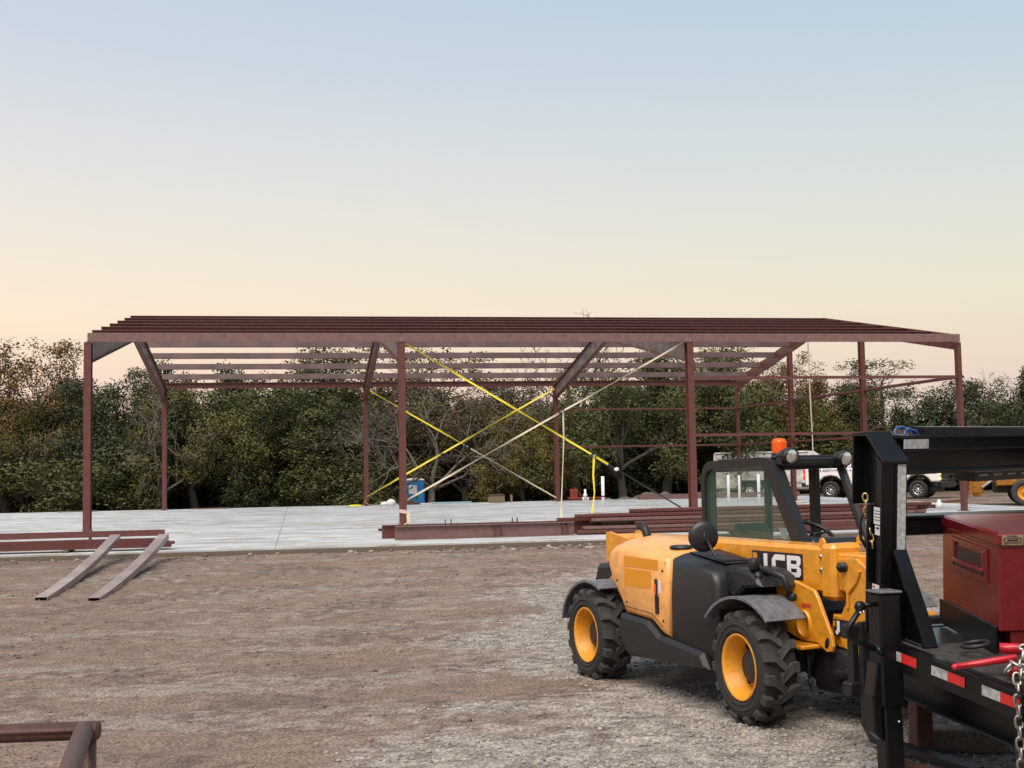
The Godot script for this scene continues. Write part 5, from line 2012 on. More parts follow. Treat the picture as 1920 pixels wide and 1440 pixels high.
	b.prism(V2([1.48, 1.13, 1.66, 1.14, 1.78, 1.06, 1.86, 0.9, 1.9, 0.62, 1.84, 0.5, 1.62, 0.49, 1.5, 0.53, 1.46, 0.62, 1.5, 0.76, 1.56, 0.86, 1.52, 0.96]), 0.19, 0.215, 0.005)
	b.prism(V2([1.48, 1.13, 1.66, 1.14, 1.78, 1.06, 1.86, 0.9, 1.9, 0.62, 1.84, 0.5, 1.62, 0.49, 1.5, 0.53, 1.46, 0.62, 1.5, 0.76, 1.56, 0.86, 1.52, 0.96]), -0.05, -0.025, 0.005)
	var nose = part("boom_nose", b, Y, boom)
	b = MB.new()
	b.prism(V2([1.38, 0.74, 1.66, 0.74, 1.9, 0.5, 1.9, 0.46, 1.42, 0.52, 1.36, 0.6]), -0.5, 0.19, 0.01)
	part("nose_plate", b, Y, nose)
	b = MB.new()
	b.path([Vector3(1.7, 1.06, 0.222), Vector3(1.66, 0.98, 0.222), Vector3(1.58, 0.9, 0.222), Vector3(1.57, 0.8, 0.222)], 0.012, 8)
	part("weld_ridge", b, Y, nose)
	b = MB.new(true)
	b.tube(Vector3(1.545, 1.075, 0.12), Vector3(1.545, 1.075, 0.255), 0.034, -1, 14)
	b.tube(Vector3(1.545, 1.075, 0.25), Vector3(1.545, 1.075, 0.27), 0.022, -1, 6)
	part("pivot_pin", b, M.dark_steel, nose)
	maker_plate(nose, "nose_emblem", 1.42, 0.6, 0.2, 0.115, 0.218, ["J"])
	# hoses over the inner boom
	b = MB.new(true)
	for k in 3:
		b.path([Vector3(1.6, 1.19, 0.02 + k * 0.05), Vector3(1.74, 1.2, 0.02 + k * 0.05), Vector3(1.86, 1.1, 0.03 + k * 0.05), Vector3(1.92, 0.95, 0.03 + k * 0.05)], 0.014, 8)
	part("hose", b, M.zinc, boom)
	# carriage and forks, mostly behind the trailer post
	b = MB.new()
	b.box(Vector3(1.98, 0.72, 0.08), Vector3(0.08, 0.09, 1.1), 0.012)
	b.box(Vector3(1.98, 0.36, 0.08), Vector3(0.08, 0.09, 1.1), 0.012)
	for z in [-0.4, 0.08, 0.56]:
		b.box(Vector3(1.98, 0.54, z), Vector3(0.05, 0.3, 0.06), 0.008)
	part("carriage", b, M.dark_steel, t)
	for z in [-0.35, 0.5]:
		b = MB.new()
		b.sweep(V2([-0.05, -0.018, 0.05, -0.018, 0.05, 0.018, -0.05, 0.018]), [Vector3(2.04, 0.78, z), Vector3(2.04, 0.14, z), Vector3(2.1, 0.06, z), Vector3(2.9, 0.03, z)], Vector3(0, 0, 1))
		part("fork", b, M.dark_steel, t)
	# front side plates of the chassis, with an oval boss
	for s in [1, -1]:
		b = MB.new()
		var z = 0.28 if s > 0 else -0.34
		b.prism(V2([1.079, 0.966, 1.15, 0.955, 1.336, 0.906, 1.37, 0.86, 1.494, 0.62, 1.511, 0.543, 1.495, 0.505, 1.445, 0.495, 1.4, 0.52, 1.356, 0.55, 1.19, 0.549, 1.0, 0.6, 0.92, 0.9]), z, z + 0.03, 0.006)
		var pl = part("side_plate", b, Y, t)
		if s > 0:
			b = MB.new(true)
			b.at(Transform3D(Basis.from_scale(Vector3(0.75, 1.0, 1.0)), Vector3(1.225, 0.665, 0.31)))
			b.lathe([Vector2(0.1, 0.0), Vector2(0.098, 0.014), Vector2(0.085, 0.018), Vector2(0.076, 0.012), Vector2(0.074, 0.003), Vector2(0, 0.003)], 28)
			part("boss", b, Y, pl)
			b = MB.new()
			b.box(Vector3(1.252, 0.795, 0.3112), Vector3(0.1, 0.028, 0.002))
			part("warning_label", b, M.red_print, pl)
			b = MB.new(true)
			b.at(Transform3D(Basis(Vector3.BACK, -0.35), Vector3(1.455, 0.56, 0.0)) * Transform3D(Basis.from_scale(Vector3(0.5, 1.0, 1.0)), Vector3.ZERO))
			b.lathe([Vector2(0.042, 0.306), Vector2(0.042, 0.3115), Vector2(0, 0.3115)], 16)
			part("tie_hole", b, M.cab_black, pl)
	b = MB.new()
	b.box(Vector3(1.22, 0.525, 0.36), Vector3(0.3, 0.03, 0.2), 0.008)
	part("step_bracket", b, Y, t)
	b = MB.new(true)
	b.tube(Vector3(1.28, 0.52, 0.34), Vector3(1.3, 0.3, 0.34), 0.012, -1, 8)
	b.tube(Vector3(1.3, 0.3, 0.34), Vector3(1.31, 0.22, 0.34), 0.022, 0.004, 8)
	b.box(Vector3(1.45, 0.36, -0.05), Vector3(0.45, 0.3, 0.6), 0.03)
	b.tube(Vector3(1.75, 0.42, 0.12), Vector3(1.5, 0.35, 0.3), 0.035, -1, 10)
	part("front_linkage", b, M.dark_steel, t)
	# tail: counterweight between the rear wheels
	b = MB.new()
	b.prism(V2([-1.5, 0.45, -1.55, 0.75, -1.48, 0.92, -1.2, 0.95, -0.9, 0.8, -0.9, 0.45]), -0.42, 0.38, 0.04)
	part("counterweight", b, M.dark_steel, t)
	b = MB.new()
	b.prism(V2([-1.2, 0.78, -1.1, 0.86, -0.66, 0.82, -0.55, 0.64, -0.7, 0.6]), 0.3, 0.46, 0.02)
	part("inner_cover", b, Y, t)
	build_cab(t)


func build_cab(t):
	var b
	var outer = V2([-0.5, 1.15, -0.487, 1.66, -0.475, 1.73, -0.44, 1.785, -0.38, 1.815, 0.32, 1.838, 0.4, 1.825, 0.455, 1.79, 0.5, 1.73, 0.79, 1.15])
	var inner = V2([-0.452, 1.2, -0.442, 1.64, -0.432, 1.69, -0.405, 1.725, -0.36, 1.745, 0.27, 1.77, 0.32, 1.762, 0.355, 1.735, 0.385, 1.69, 0.645, 1.2])
	b = MB.new()
	b.frame(outer, inner, -0.16, -0.075)
	b.prism(V2([-0.5, 1.0, 0.8, 1.0, 0.8, 1.16, -0.5, 1.16]), -0.15, -0.085, 0.01)
	var fr = part("cab_side_frame", b, M.cab_black, t)
	b = MB.new()
	b.cap(MB.ccw(inner), -0.1, true)
	part("cab_side_glass", b, M.cab_glass, fr)
	# far side frame, door swung away
	b = MB.new()
	b.path([Vector3(-0.47, 1.0, -0.76), Vector3(-0.46, 1.7, -0.76), Vector3(-0.4, 1.79, -0.76), Vector3(0.34, 1.81, -0.76), Vector3(0.45, 1.77, -0.76), Vector3(0.76, 1.1, -0.76)], 0.036, 8)
	part("cab_far_frame", b, M.cab_black, t)
	b = MB.new()
	b.box(Vector3(0.16, 1.4, -0.74), Vector3(0.085, 0.82, 0.06), 0.01)
	b.tube(Vector3(0.19, 1.735, -0.7), Vector3(0.24, 1.735, -0.68), 0.012, -1, 6)
	part("door_post", b, M.cab_black, t)
	# roof and front header
	b = MB.new()
	b.prism(V2([-0.47, 1.72, -0.45, 1.78, -0.36, 1.81, 0.3, 1.828, 0.36, 1.79, 0.36, 1.74]), -0.74, -0.16, 0.01)
	part("roof", b, M.cab_black, t)
	b = MB.new()
	b.box(Vector3(0.49, 1.8, -0.45), Vector3(0.07, 0.065, 0.7), 0.014)
	b.box(Vector3(0.4, 1.835, -0.45), Vector3(0.05, 0.03, 0.66), 0.01)
	part("front_header", b, M.cab_black, t)
	# rear window frame and tub
	b = MB.new()
	b.box(Vector3(-0.46, 1.12, -0.45), Vector3(0.05, 0.16, 0.6), 0.015)
	b.box(Vector3(-0.46, 1.45, -0.18), Vector3(0.05, 0.6, 0.04), 0.012)
	b.box(Vector3(0.12, 0.82, -0.46), Vector3(1.25, 0.44, 0.62), 0.04)
	part("cab_tub", b, M.cab_black, t)
	b = MB.new()
	b.box(Vector3(0.68, 1.14, -0.42), Vector3(0.2, 0.14, 0.5), 0.04)
	part("dashboard", b, M.cab_black, t)
	# seat
	b = MB.new()
	b.prism(V2([-0.3, 1.02, -0.38, 1.18, -0.36, 1.27, -0.3, 1.29, -0.25, 1.26, -0.2, 1.04]), -0.62, -0.24, 0.045)
	b.box(Vector3(-0.05, 1.04, -0.43), Vector3(0.42, 0.1, 0.42), 0.04)
	part("seat", b, M.black_plastic, t)
	b = MB.new()
	b.prism(V2([-0.02, 1.26, 0.1, 1.26, 0.06, 1.14]), -0.5, -0.495)
	part("seat_tag", b, M.sticker, t)
	# steering wheel
	b = MB.new(true)
	var pts = []
	var sx = Transform3D(Basis(Vector3.BACK, -0.55), Vector3(0.5, 1.23, -0.42))
	for i in 22:
		var a = TAU * i / 22.0
		pts.append(sx * Vector3(cos(a) * 0.17, 0, sin(a) * 0.17))
	b.path(pts, 0.017, 8, false, true)
	b.tube(sx * Vector3(0, -0.02, 0), sx * Vector3(0.0, -0.3, 0), 0.025, -1, 8)
	for i in 3:
		var a = TAU * i / 3.0 + 0.4
		b.tube(sx * Vector3.ZERO, sx * Vector3(cos(a) * 0.17, 0, sin(a) * 0.17), 0.012, -1, 6)
	part("steering_wheel", b, M.black_plastic, t)
	# beacon
	b = MB.new(true)
	b.at(Transform3D(Basis(Vector3.RIGHT, -PI / 2), Vector3(0.27, 1.83, -0.3)))
	b.lathe([Vector2(0.066, 0), Vector2(0.066, 0.03), Vector2(0.058, 0.045), Vector2(0, 0.045)], 20)
	var base = part("beacon_base", b, M.cab_black, t)
	b = MB.new(true)
	b.at(Transform3D(Basis(Vector3.RIGHT, -PI / 2), Vector3(0.27, 1.87, -0.3)))
	b.lathe([Vector2(0.06, 0), Vector2(0.06, 0.02), Vector2(0.057, 0.085), Vector2(0.048, 0.11), Vector2(0.02, 0.118), Vector2(0, 0.118)], 24)
	for k in 5:
		b.lathe([Vector2(0.058, 0.012 + k * 0.016), Vector2(0.0625, 0.02 + k * 0.016), Vector2(0.058, 0.028 + k * 0.016)], 24)
	part("beacon_lens", b, M.amber, base)
	# work lights at the front corners
	for z in [-0.17, -0.72]:
		var lt = Node3D.new()
		lt.name = take(t, "work_light")
		t.add_child(lt, true)
		lt.position = Vector3(0.56, 1.845 if z > -0.5 else 1.82, z)
		lt.rotation = Vector3(0, 0.25, -0.15)
		var q = MB.new(true)
		q.at(Transform3D(Basis(Vector3(0, 0, 1), Vector3(0, 1, 0), Vector3(1, 0, 0)) * Basis.from_scale(Vector3(1.0, 0.72, 1.0)), Vector3.ZERO))
		q.lathe([Vector2(0.0, -0.09), Vector2(0.05, -0.08), Vector2(0.082, -0.03), Vector2(0.088, 0.012), Vector2(0.08, 0.02), Vector2(0.076, 0.012)], 24)
		part("housing", q, M.cab_black, lt)
		q = MB.new(true)
		q.at(Transform3D(Basis(Vector3(0, 0, 1), Vector3(0, 1, 0), Vector3(1, 0, 0)) * Basis.from_scale(Vector3(1.0, 0.72, 1.0)), Vector3.ZERO))
		q.lathe([Vector2(0.077, 0.01), Vector2(0.05, 0.019), Vector2(0, 0.022)], 24)
		part("lens", q, M.lamp_glass, lt)
		q = MB.new()
		q.tube(Vector3(-0.05, -0.03, 0), Vector3(-0.09, -0.07, 0), 0.018, -1, 8)
		part("bracket", q, M.cab_black, lt)
	# mirror on a bent arm
	b = MB.new(true)
	b.path([Vector3(1.03, 1.09, 0.6), Vector3(1.0, 1.11, 0.6), Vector3(0.88, 1.105, 0.6), Vector3(0.7, 1.085, 0.6), Vector3(0.62, 1.1, 0.6), Vector3(0.56, 1.16, 0.6), Vector3(0.5, 1.24, 0.6)], 0.011, 8)
	b.box(Vector3(1.03, 1.08, 0.58), Vector3(0.07, 0.09, 0.07), 0.015)
	b.tube(Vector3(1.06, 1.02, 0.58), Vector3(1.08, 0.98, 0.58), 0.03, -1, 8)
	part("mirror_arm", b, M.cab_black, t)
	b = MB.new(true)
	b.at(Transform3D(Basis.looking_at(Vector3(-0.93, 0.02, -0.36), Vector3.UP), Vector3(0.46, 1.252, 0.6)))
	b.lathe([Vector2(0.0, -0.012), Vector2(0.108, -0.01), Vector2(0.116, 0.0), Vector2(0.11, 0.014), Vector2(0.08, 0.026), Vector2(0, 0.032)], 28)
	var mir = part("mirror", b, M.black_plastic, t)
	b = MB.new(true)
	b.at(Transform3D(Basis.looking_at(Vector3(-0.93, 0.02, -0.36), Vector3.UP), Vector3(0.46, 1.252, 0.6)))
	b.box(Vector3(0, -0.01, 0.035), Vector3(0.02, 0.08, 0.012), 0.004)
	b.ball(Vector3(0.03, 0.0, 0.03), 0.008, 8)
	b.ball(Vector3(-0.03, 0.0, 0.03), 0.008, 8)
	part("mirror_clamp", b, M.cab_black, mir)
	# grab bar beside the hood
	b = MB.new(true)
	b.path([Vector3(0.95, 1.04, 0.52), Vector3(1.16, 1.02, 0.5), Vector3(1.22, 1.0, 0.48), Vector3(1.235, 0.94, 0.46), Vector3(1.24, 0.87, 0.44)], 0.024, 10)
	b.box(Vector3(1.24, 0.86, 0.43), Vector3(0.08, 0.05, 0.05), 0.01)
	part("grab_bar", b, M.cab_black, t)


# ---------------------------------------------------------------- gooseneck trailer, tool chest, chains, rail

func chain(parent, called, pts, link, wire, material, fixed = 0):
	# links laid along a polyline, every second one turned a quarter
	var total = 0.0
	for i in pts.size() - 1:
		total += pts[i].distance_to(pts[i + 1])
	var step = link * 0.74
	var n = int(total / step)
	var m = MB.new(true)
	var ring = []
	for i in 14:
		var a = TAU * i / 14.0
		var y = sin(a) * link * 0.28
		ring.append(Vector3(cos(a) * link * 0.26, y + sign(sin(a)) * link * 0.16 * min(1.0, abs(sin(a)) * 2.0), 0))
	m.path(ring, wire, 6, false, true)
	var lm = m.mesh()
	for k in n:
		var d = (k + 0.5) * step
		var p = pts[0]
		var dir = Vector3.DOWN
		for i in pts.size() - 1:
			var l = pts[i].distance_to(pts[i + 1])
			if d <= l:
				dir = (pts[i + 1] - pts[i]).normalized()
				p = pts[i] + dir * d
				break
			d -= l
		var up = Vector3(0.35, 0.0, 1.0).normalized()
		var x = dir.cross(up).normalized()
		var z = x.cross(dir).normalized()
		var bs = Basis(x, dir, z)
		bs = bs * Basis(Vector3.UP, (PI / 2 if k % 2 == 1 else 0.0) + 0.5)
		var o = part(called, lm, material, parent)
		o.transform = Transform3D(bs, p)


func build_gooseneck():
	# z towards the rear of the trailer (the camera), x to its right; nose jacked up about five degrees
	var t = thing("gooseneck_trailer", "black gooseneck flatbed trailer with reflective tape, nose raised on its jack", "trailer", Vector3(2.15, 0.772, -7.14))
	t.rotation = Vector3(deg_to_rad(5.0), deg_to_rad(16.5), 0)
	var K = M.trailer_black
	var b = MB.new()
	# side rail, with a rounded front corner
	b.sweep(V2([-0.02, -0.075, 0.02, -0.075, 0.02, 0.075, -0.02, 0.075]), [Vector3(0.62, -0.08, -0.28), Vector3(0.2, -0.08, -0.26), Vector3(0.08, -0.08, -0.2), Vector3(0.02, -0.08, -0.08), Vector3(0.0, -0.08, 0.02), Vector3(0, -0.08, 4.0)], Vector3(-1, 0, 0.02))
	var rail = part("side_rail", b, K, t)
	b = MB.new()
	b.box(Vector3(-0.03, -0.015, 2.2), Vector3(0.02, 0.012, 3.6), 0.003)
	part("rub_rail", b, K, t)
	for k in 6:
		var z = 0.0 + k * 0.42
		for c in 2:
			b = MB.new()
			b.box(Vector3(-0.0235, -0.075, z + 0.08 + c * 0.142), Vector3(0.003, 0.052, 0.14))
			part("reflective_tape", b, M.tape_white if c == 0 else M.tape_red, t, "white reflective tape" if c == 0 else "red reflective tape")
	for k in 13:
		b = MB.new()
		b.box(Vector3(0.12 + k * 0.19, -0.022, 1.9), Vector3(0.184, 0.036, 4.1), 0.004)
		part("deck_board", b, M.deck_board, t)
	b = MB.new()
	b.box(Vector3(1.2, -0.02, -0.2), Vector3(2.2, 0.02, 0.1), 0.004)
	b.box(Vector3(0.3, -0.008, 0.0), Vector3(0.5, 0.01, 0.36), 0.003)
	part("front_plate", b, K, t)
	# main frame beams
	for x in [0.2, 2.2]:
		b = MB.new()
		b.sweep(ibeam(0.2, 0.14, 0.014, 0.012), [Vector3(x, -0.27, -0.25), Vector3(x, -0.27, 4.0)], Vector3(1, 0, 0))
		part("main_beam", b, K, t)
	for z in [0.1, 0.75, 1.4, 2.05]:
		b = MB.new()
		b.box(Vector3(1.2, -0.1, z), Vector3(2.3, 0.09, 0.06), 0.006)
		part("cross_member", b, K, t)
	# risers with slanted tops
	for sx in [0.06, 2.3]:
		b = MB.new()
		b.at(Transform3D(Basis(Vector3(0, 0, 1), Vector3.UP, Vector3(-1, 0, 0)), Vector3(sx, 0, 0)))
		# outline in (towards the rear, up); the head reaches forward over the neck
		b.prism(V2([-0.2, 0.0, -0.2, 0.74, -0.36, 0.76, -0.36, 1.15, -0.24, 1.165, -0.06, 1.01, -0.06, 0.0]), -0.006, 0.006)
		b.prism(V2([-0.075, 0, -0.06, 0, -0.06, 1.01, -0.075, 1.02]), -0.085, 0.085, 0.002)
		b.prism(V2([-0.215, 0, -0.2, 0, -0.2, 0.75, -0.215, 0.75]), -0.085, 0.085, 0.002)
		b.prism(V2([-0.375, 0.74, -0.36, 0.74, -0.36, 1.15, -0.375, 1.15]), -0.085, 0.085, 0.002)
		b.prism(V2([-0.378, 1.152, -0.24, 1.168, -0.045, 1.005, -0.045, 1.018, -0.236, 1.181, -0.378, 1.164]), -0.087, 0.087, 0.002)
		b.prism(V2([-0.17, 0, -0.12, 0, -0.12, 1.0, -0.17, 1.04]), -0.05, 0.05, 0.004)
		var ri = part("riser", b, K, t)
		b = MB.new()
		b.prism(V2([sx - 0.085, 0.87, sx - 0.012, 0.96, sx - 0.012, 0.8]), -0.372, -0.368)
		part("gusset", b, M.fender, ri)
		# brace down to the deck
		b = MB.new()
		b.sweep(V2([-0.045, -0.008, 0.045, -0.008, 0.045, 0.008, -0.045, 0.008]), [Vector3(sx + 0.03, 0.5, -0.05), Vector3(sx + 0.03, 0.16, 0.17), Vector3(sx + 0.03, 0.0, 0.26)], Vector3(1, 0, 0))
		b.at(Transform3D(Basis(Vector3(0, 0, 1), Vector3.UP, Vector3(-1, 0, 0)), Vector3(sx + 0.03, 0, 0)))
		b.prism(V2([-0.06, 0.0, -0.06, 0.5, 0.16, 0.16, 0.25, 0.0]), -0.005, 0.005)
		part("knee_brace", b, K, ri)
	# tape and labels on the near riser
	b = MB.new()
	b.box(Vector3(0.108, 0.75, -0.0575), Vector3(0.055, 0.5, 0.003))
	part("reflective_tape", b, M.tape_white, t, "upright white reflective strip")
	b = MB.new()
	b.box(Vector3(0.0085, 0.69, -0.145), Vector3(0.002, 0.1, 0.085))
	b.box(Vector3(0.0085, 0.605, -0.14), Vector3(0.002, 0.055, 0.065))
	var sticker = part("data_label", b, M.sticker, t)
	b = MB.new()
	for k in 4:
		b.box(Vector3(0.0072, 0.665 + k * 0.018, -0.145), Vector3(0.001, 0.004, 0.07))
	b.box(Vector3(0.0072, 0.618, -0.145), Vector3(0.001, 0.012, 0.03))
	part("label_print", b, M.black_print, sticker)
	b = MB.new()
	b.box(Vector3(0.0085, 0.2, -0.145), Vector3(0.002, 0.17, 0.1))
	sticker = part("warning_label", b, M.sticker, t)
	for k in 3:
		b = MB.new()
		b.box(Vector3(0.0072, 0.27 - k * 0.055, -0.177), Vector3(0.001, 0.008, 0.03))
		b.box(Vector3(0.0072, 0.255 - k * 0.055, -0.113), Vector3(0.001, 0.008, 0.03))
		part("label_bar", b, M.red_print, sticker)
	# neck beams running in from the risers to the coupler
	var cp = Vector3(2.5, 0.96, -1.35)
	for k in 2:
		b = MB.new()
		var a = Vector3(0.13, 1.045, -0.2) if k == 0 else Vector3(2.3, 1.045, -0.3)
		var e = cp + (Vector3(-0.1, 0.01, 0.05) if k == 0 else Vector3(0.05, 0.01, 0.18))
		var d = (e - a).normalized()
		var n = d.cross(Vector3.UP).normalized()
		b.sweep(ibeam(0.235, 0.14, 0.016, 0.012), [a, e], n)
		b.sweep(V2([-0.03, -0.004, 0.03, -0.004, 0.03, 0.004, -0.03, 0.004]), [a + Vector3(0, 0.025, 0) + n * 0.036, e + Vector3(0, 0.025, 0) + n * 0.036], n)
		var nb = part("neck_beam", b, K, t)
		if k == 0:
			b = MB.new()
			b.sweep(V2([-0.003, -0.028, 0.003, -0.028, 0.003, 0.028, -0.003, 0.028]), [a + d * 0.02 + n * 0.072 + Vector3(0, 0.066, 0), a + d * 0.3 + n * 0.072 + Vector3(0, 0.066, 0)], n)
			part("reflective_tape", b, M.tape_white, nb, "white reflective strip along the neck")
			b = MB.new()
			b.sweep(V2([-0.05, -0.022, 0.05, -0.022, 0.05, 0.022, -0.05, 0.022]), [a + d * 0.36 + Vector3(0, 0.142, -0.05), a + d * 2.2 + Vector3(0, 0.142, -0.05)], n)
			part("top_bar", b, K, nb)
			b = MB.new()
			b.sweep(V2([-0.06, -0.03, 0.06, -0.03, 0.06, 0.03, -0.06, 0.03]), [a + d * 0.98 + Vector3(0, -0.16, -0.05), a + d * 2.2 + Vector3(0, -0.16, -0.05)], n)
			part("winch_track", b, K, nb)
			for q in 5:
				b = MB.new()
				b.sweep(V2([-0.002, -0.006, 0.002, -0.006, 0.002, 0.006, -0.002, 0.006]), [a + d * (1.02 + q * 0.2) + Vector3(0, -0.15, -0.05) + n * 0.063, a + d * (1.14 + q * 0.2) + Vector3(0, -0.15, -0.05) + n * 0.063], n)
				part("track_slot", b, M.galv, nb)
	b = MB.new()
	b.box(cp + Vector3(0.15, -0.1, -0.05), Vector3(0.35, 0.5, 0.4), 0.02)
	b.tube(cp + Vector3(0.15, -0.2, -0.05), cp + Vector3(0.15, -0.85, -0.05), 0.07, -1, 14)
	part("coupler", b, K, t)
	b = MB.new()
	b.box(Vector3(1.25, 0.6, -0.3), Vector3(2.25, 0.1, 0.08), 0.01)
	b.box(Vector3(1.25, 0.662, -0.3), Vector3(2.25, 0.018, 0.12), 0.004)
	part("cross_bar", b, K, t)
	# landing jack, standing plumb outside the corner
	var j = thing("landing_jack", "black square landing jack with crank handle holding up the trailer corner", "jack", Vector3(2.115, 0, -7.1), 0.23)
	j.position.y = height(2.115, -7.1)
	b = MB.new()
	b.box(Vector3(0, 0.73, 0), Vector3(0.14, 0.64, 0.14), 0.012)
	part("outer_tube", b, K, j)
	b = MB.new()
	b.box(Vector3(0, 1.058, 0), Vector3(0.15, 0.014, 0.15), 0.004)
	part("cap", b, M.fender, j)
	b = MB.new()
	b.box(Vector3(0.005, 0.22, 0), Vector3(0.115, 0.42, 0.115), 0.01)
	part("inner_leg", b, K, j)
	b = MB.new()
	b.prism(V2([-0.14, 0.0, 0.14, 0.0, 0.14, 0.012, 0.07, 0.022, -0.07, 0.022, -0.14, 0.012]), -0.12, 0.12, 0.004)
	part("foot", b, K, j)
	b = MB.new(true)
	b.tube(Vector3(-0.07, 0.99, 0.02), Vector3(-0.15, 0.985, 0.03), 0.014, -1, 10)
	b.ball(Vector3(-0.17, 0.98, 0.03), Vector3(0.035, 0.035, 0.025), 10)
	b.path([Vector3(-0.17, 0.975, 0.04), Vector3(-0.25, 0.88, 0.05), Vector3(-0.262, 0.85, 0.05), Vector3(-0.255, 0.82, 0.05), Vector3(-0.22, 0.795, 0.05), Vector3(-0.06, 0.725, 0.06)], 0.017, 10)
	b.tube(Vector3(-0.1, 0.745, 0.06), Vector3(-0.05, 0.72, 0.06), 0.024, -1, 10)
	part("crank_handle", b, K, j)
	for p in [Vector3(-0.185, 0.95, 0.06), Vector3(-0.165, 0.955, 0.06), Vector3(0.03, 0.33, 0.062)]:
		b = MB.new(true)
		b.ball(p, 0.009, 8)
		part("bolt", b, M.zinc, j)
	b = MB.new(true)
	b.path([Vector3(-0.09, 0.41, 0.0), Vector3(-0.085, 0.46, 0.0), Vector3(-0.07, 0.475, 0.0), Vector3(-0.06, 0.46, 0.0), Vector3(-0.055, 0.39, 0.0), Vector3(-0.065, 0.37, 0.0)], 0.007, 8)
	part("spring_pin", b, M.chrome, j)
	b = MB.new()
	b.prism(V2([-0.06, 0.22, -0.115, 0.27, -0.12, 0.48, -0.09, 0.66, -0.06, 0.66]), -0.06, 0.05, 0.01)
	part("pin_housing", b, K, j)
	# battery box and timber, rusty channel on the gravel below the deck
	b = MB.new()
	b.sweep(V2([-0.05, 0, 0.05, 0, 0.05, 0.03, -0.05, 0.03]), [Vector3(2.2, height(2.2, -7.35) + 0.03, -7.35), Vector3(2.95, height(2.95, -6.1) + 0.03, -6.1)], Vector3(1, 0, 0.5))
	single("rusty_flat_bar", b, M.rust_steel, "rusty flat steel bar lying on the gravel under the trailer deck", "steel bar")
	b = MB.new()
	b.box(Vector3(0, 0.2, 0), Vector3(0.11, 0.42, 0.1), 0.006)
	single("rusty_post", b, M.rust_steel, "short rusty red stub post standing behind the landing jack", "post", Vector3(2.46, height(2.46, -7.6), -7.6), 0.2)
	b = MB.new()
	b.box(Vector3(0, 0.07, 0), Vector3(0.55, 0.14, 0.18), 0.01)
	single("timber_sleeper", b, M.wood_grey, "dark weathered timber lying under the trailer beam", "timber", Vector3(2.72, height(2.72, -7.75), -7.75), -0.2)
	# safety chain and coiled cable hung behind the riser
	var ct = thing("safety_chain", "gold-coloured safety chain hanging behind the trailer riser", "chain")
	chain(ct, "link", [Vector3(2.085, 1.6, -7.3), Vector3(2.09, 1.5, -7.3), Vector3(2.118, 1.25, -7.28)], 0.054, 0.0065, M.chain_gold)
	var hk = MB.new(true)
	hk.path([Vector3(2.12, 1.27, -7.42), Vector3(2.085, 1.33, -7.42), Vector3(2.08, 1.42, -7.42), Vector3(2.1, 1.48, -7.42), Vector3(2.14, 1.5, -7.42), Vector3(2.165, 1.46, -7.42), Vector3(2.16, 1.38, -7.42)], 0.011, 8)
	part("snap_hook", hk, M.cab_black, ct)
	b = MB.new(true)
	b.path([Vector3(2.145, 1.58, -7.4), Vector3(2.14, 1.45, -7.4), Vector3(2.13, 1.34, -7.4), Vector3(2.125, 1.26, -7.4), Vector3(2.115, 1.2, -7.4), Vector3(2.125, 1.17, -7.4), Vector3(2.145, 1.175, -7.4), Vector3(2.16, 1.21, -7.4), Vector3(2.185, 1.24, -7.4), Vector3(2.22, 1.25, -7.4)], 0.012, 8)
	single("blue_cable", b, M.blue_hose, "blue electrical cable hanging beside the gold safety chain", "cable")
	b = MB.new(true)
	b.path([Vector3(2.36, 1.93, -7.52), Vector3(2.35, 1.975, -7.54), Vector3(2.37, 1.995, -7.56), Vector3(2.41, 2.0, -7.58), Vector3(2.45, 1.985, -7.58), Vector3(2.47, 1.94, -7.56)], 0.01, 8)
	b.path([Vector3(2.39, 1.93, -7.48), Vector3(2.4, 1.97, -7.5), Vector3(2.43, 1.985, -7.52), Vector3(2.48, 1.975, -7.54), Vector3(2.51, 1.93, -7.54)], 0.009, 8)
	single("blue_strap", b, M.blue_hose, "loop of blue strap draped over the neck beam", "strap")

	# red tool chest on the deck
	var tx = Transform3D(Basis.from_euler(Vector3(deg_to_rad(5.0), deg_to_rad(2.0), 0)), Vector3(2.63, 0.745, -6.75))
	var c = thing("tool_chest", "dark red steel job-site tool chest strapped on the trailer deck", "tool chest")
	c.transform = tx
	var R = M.box_red
	b = MB.new()
	b.box(Vector3(0.75, 0.34, -0.4), Vector3(1.5, 0.46, 0.8), 0.008)
	part("body", b, R, c)
	b = MB.new()
	b.box(Vector3(0.75, 0.612, -0.4), Vector3(1.52, 0.075, 0.82), 0.012)
	b.box(Vector3(0.75, 0.572, -0.4), Vector3(1.506, 0.016, 0.806), 0.003)
	part("lid", b, R, c)
	# recessed carrying handle in the end
	b = MB.new()
	b.frame(V2([-0.66, 0.36, -0.14, 0.36, -0.14, 0.55, -0.66, 0.55]), V2([-0.62, 0.39, -0.18, 0.39, -0.18, 0.53, -0.62, 0.53]), 0.0, 0.012)
	var hr = part("handle_frame", b, R, c)
	hr.transform = Transform3D(Basis(Vector3(0, 0, 1), Vector3.UP, Vector3(-1, 0, 0)), Vector3(0.003, -0.01, 0))
	b = MB.new()
	b.box(Vector3(-0.012, 0.41, -0.4), Vector3(0.02, 0.025, 0.42), 0.006)
	b.box(Vector3(-0.004, 0.46, -0.195), Vector3(0.02, 0.12, 0.03), 0.004)
	b.box(Vector3(-0.004, 0.46, -0.605), Vector3(0.02, 0.12, 0.03), 0.004)
	part("handle", b, R, c)
	b = MB.new()
	b.box(Vector3(-0.002, 0.43, -0.4), Vector3(0.003, 0.13, 0.4))
	part("handle_pocket", b, M.black_print, c)
	b = MB.new()
	for x in [0.12, 1.35]:
		b.box(Vector3(x, 0.055, -0.4), Vector3(0.1, 0.11, 0.76), 0.006)
	part("skid", b, R, c)
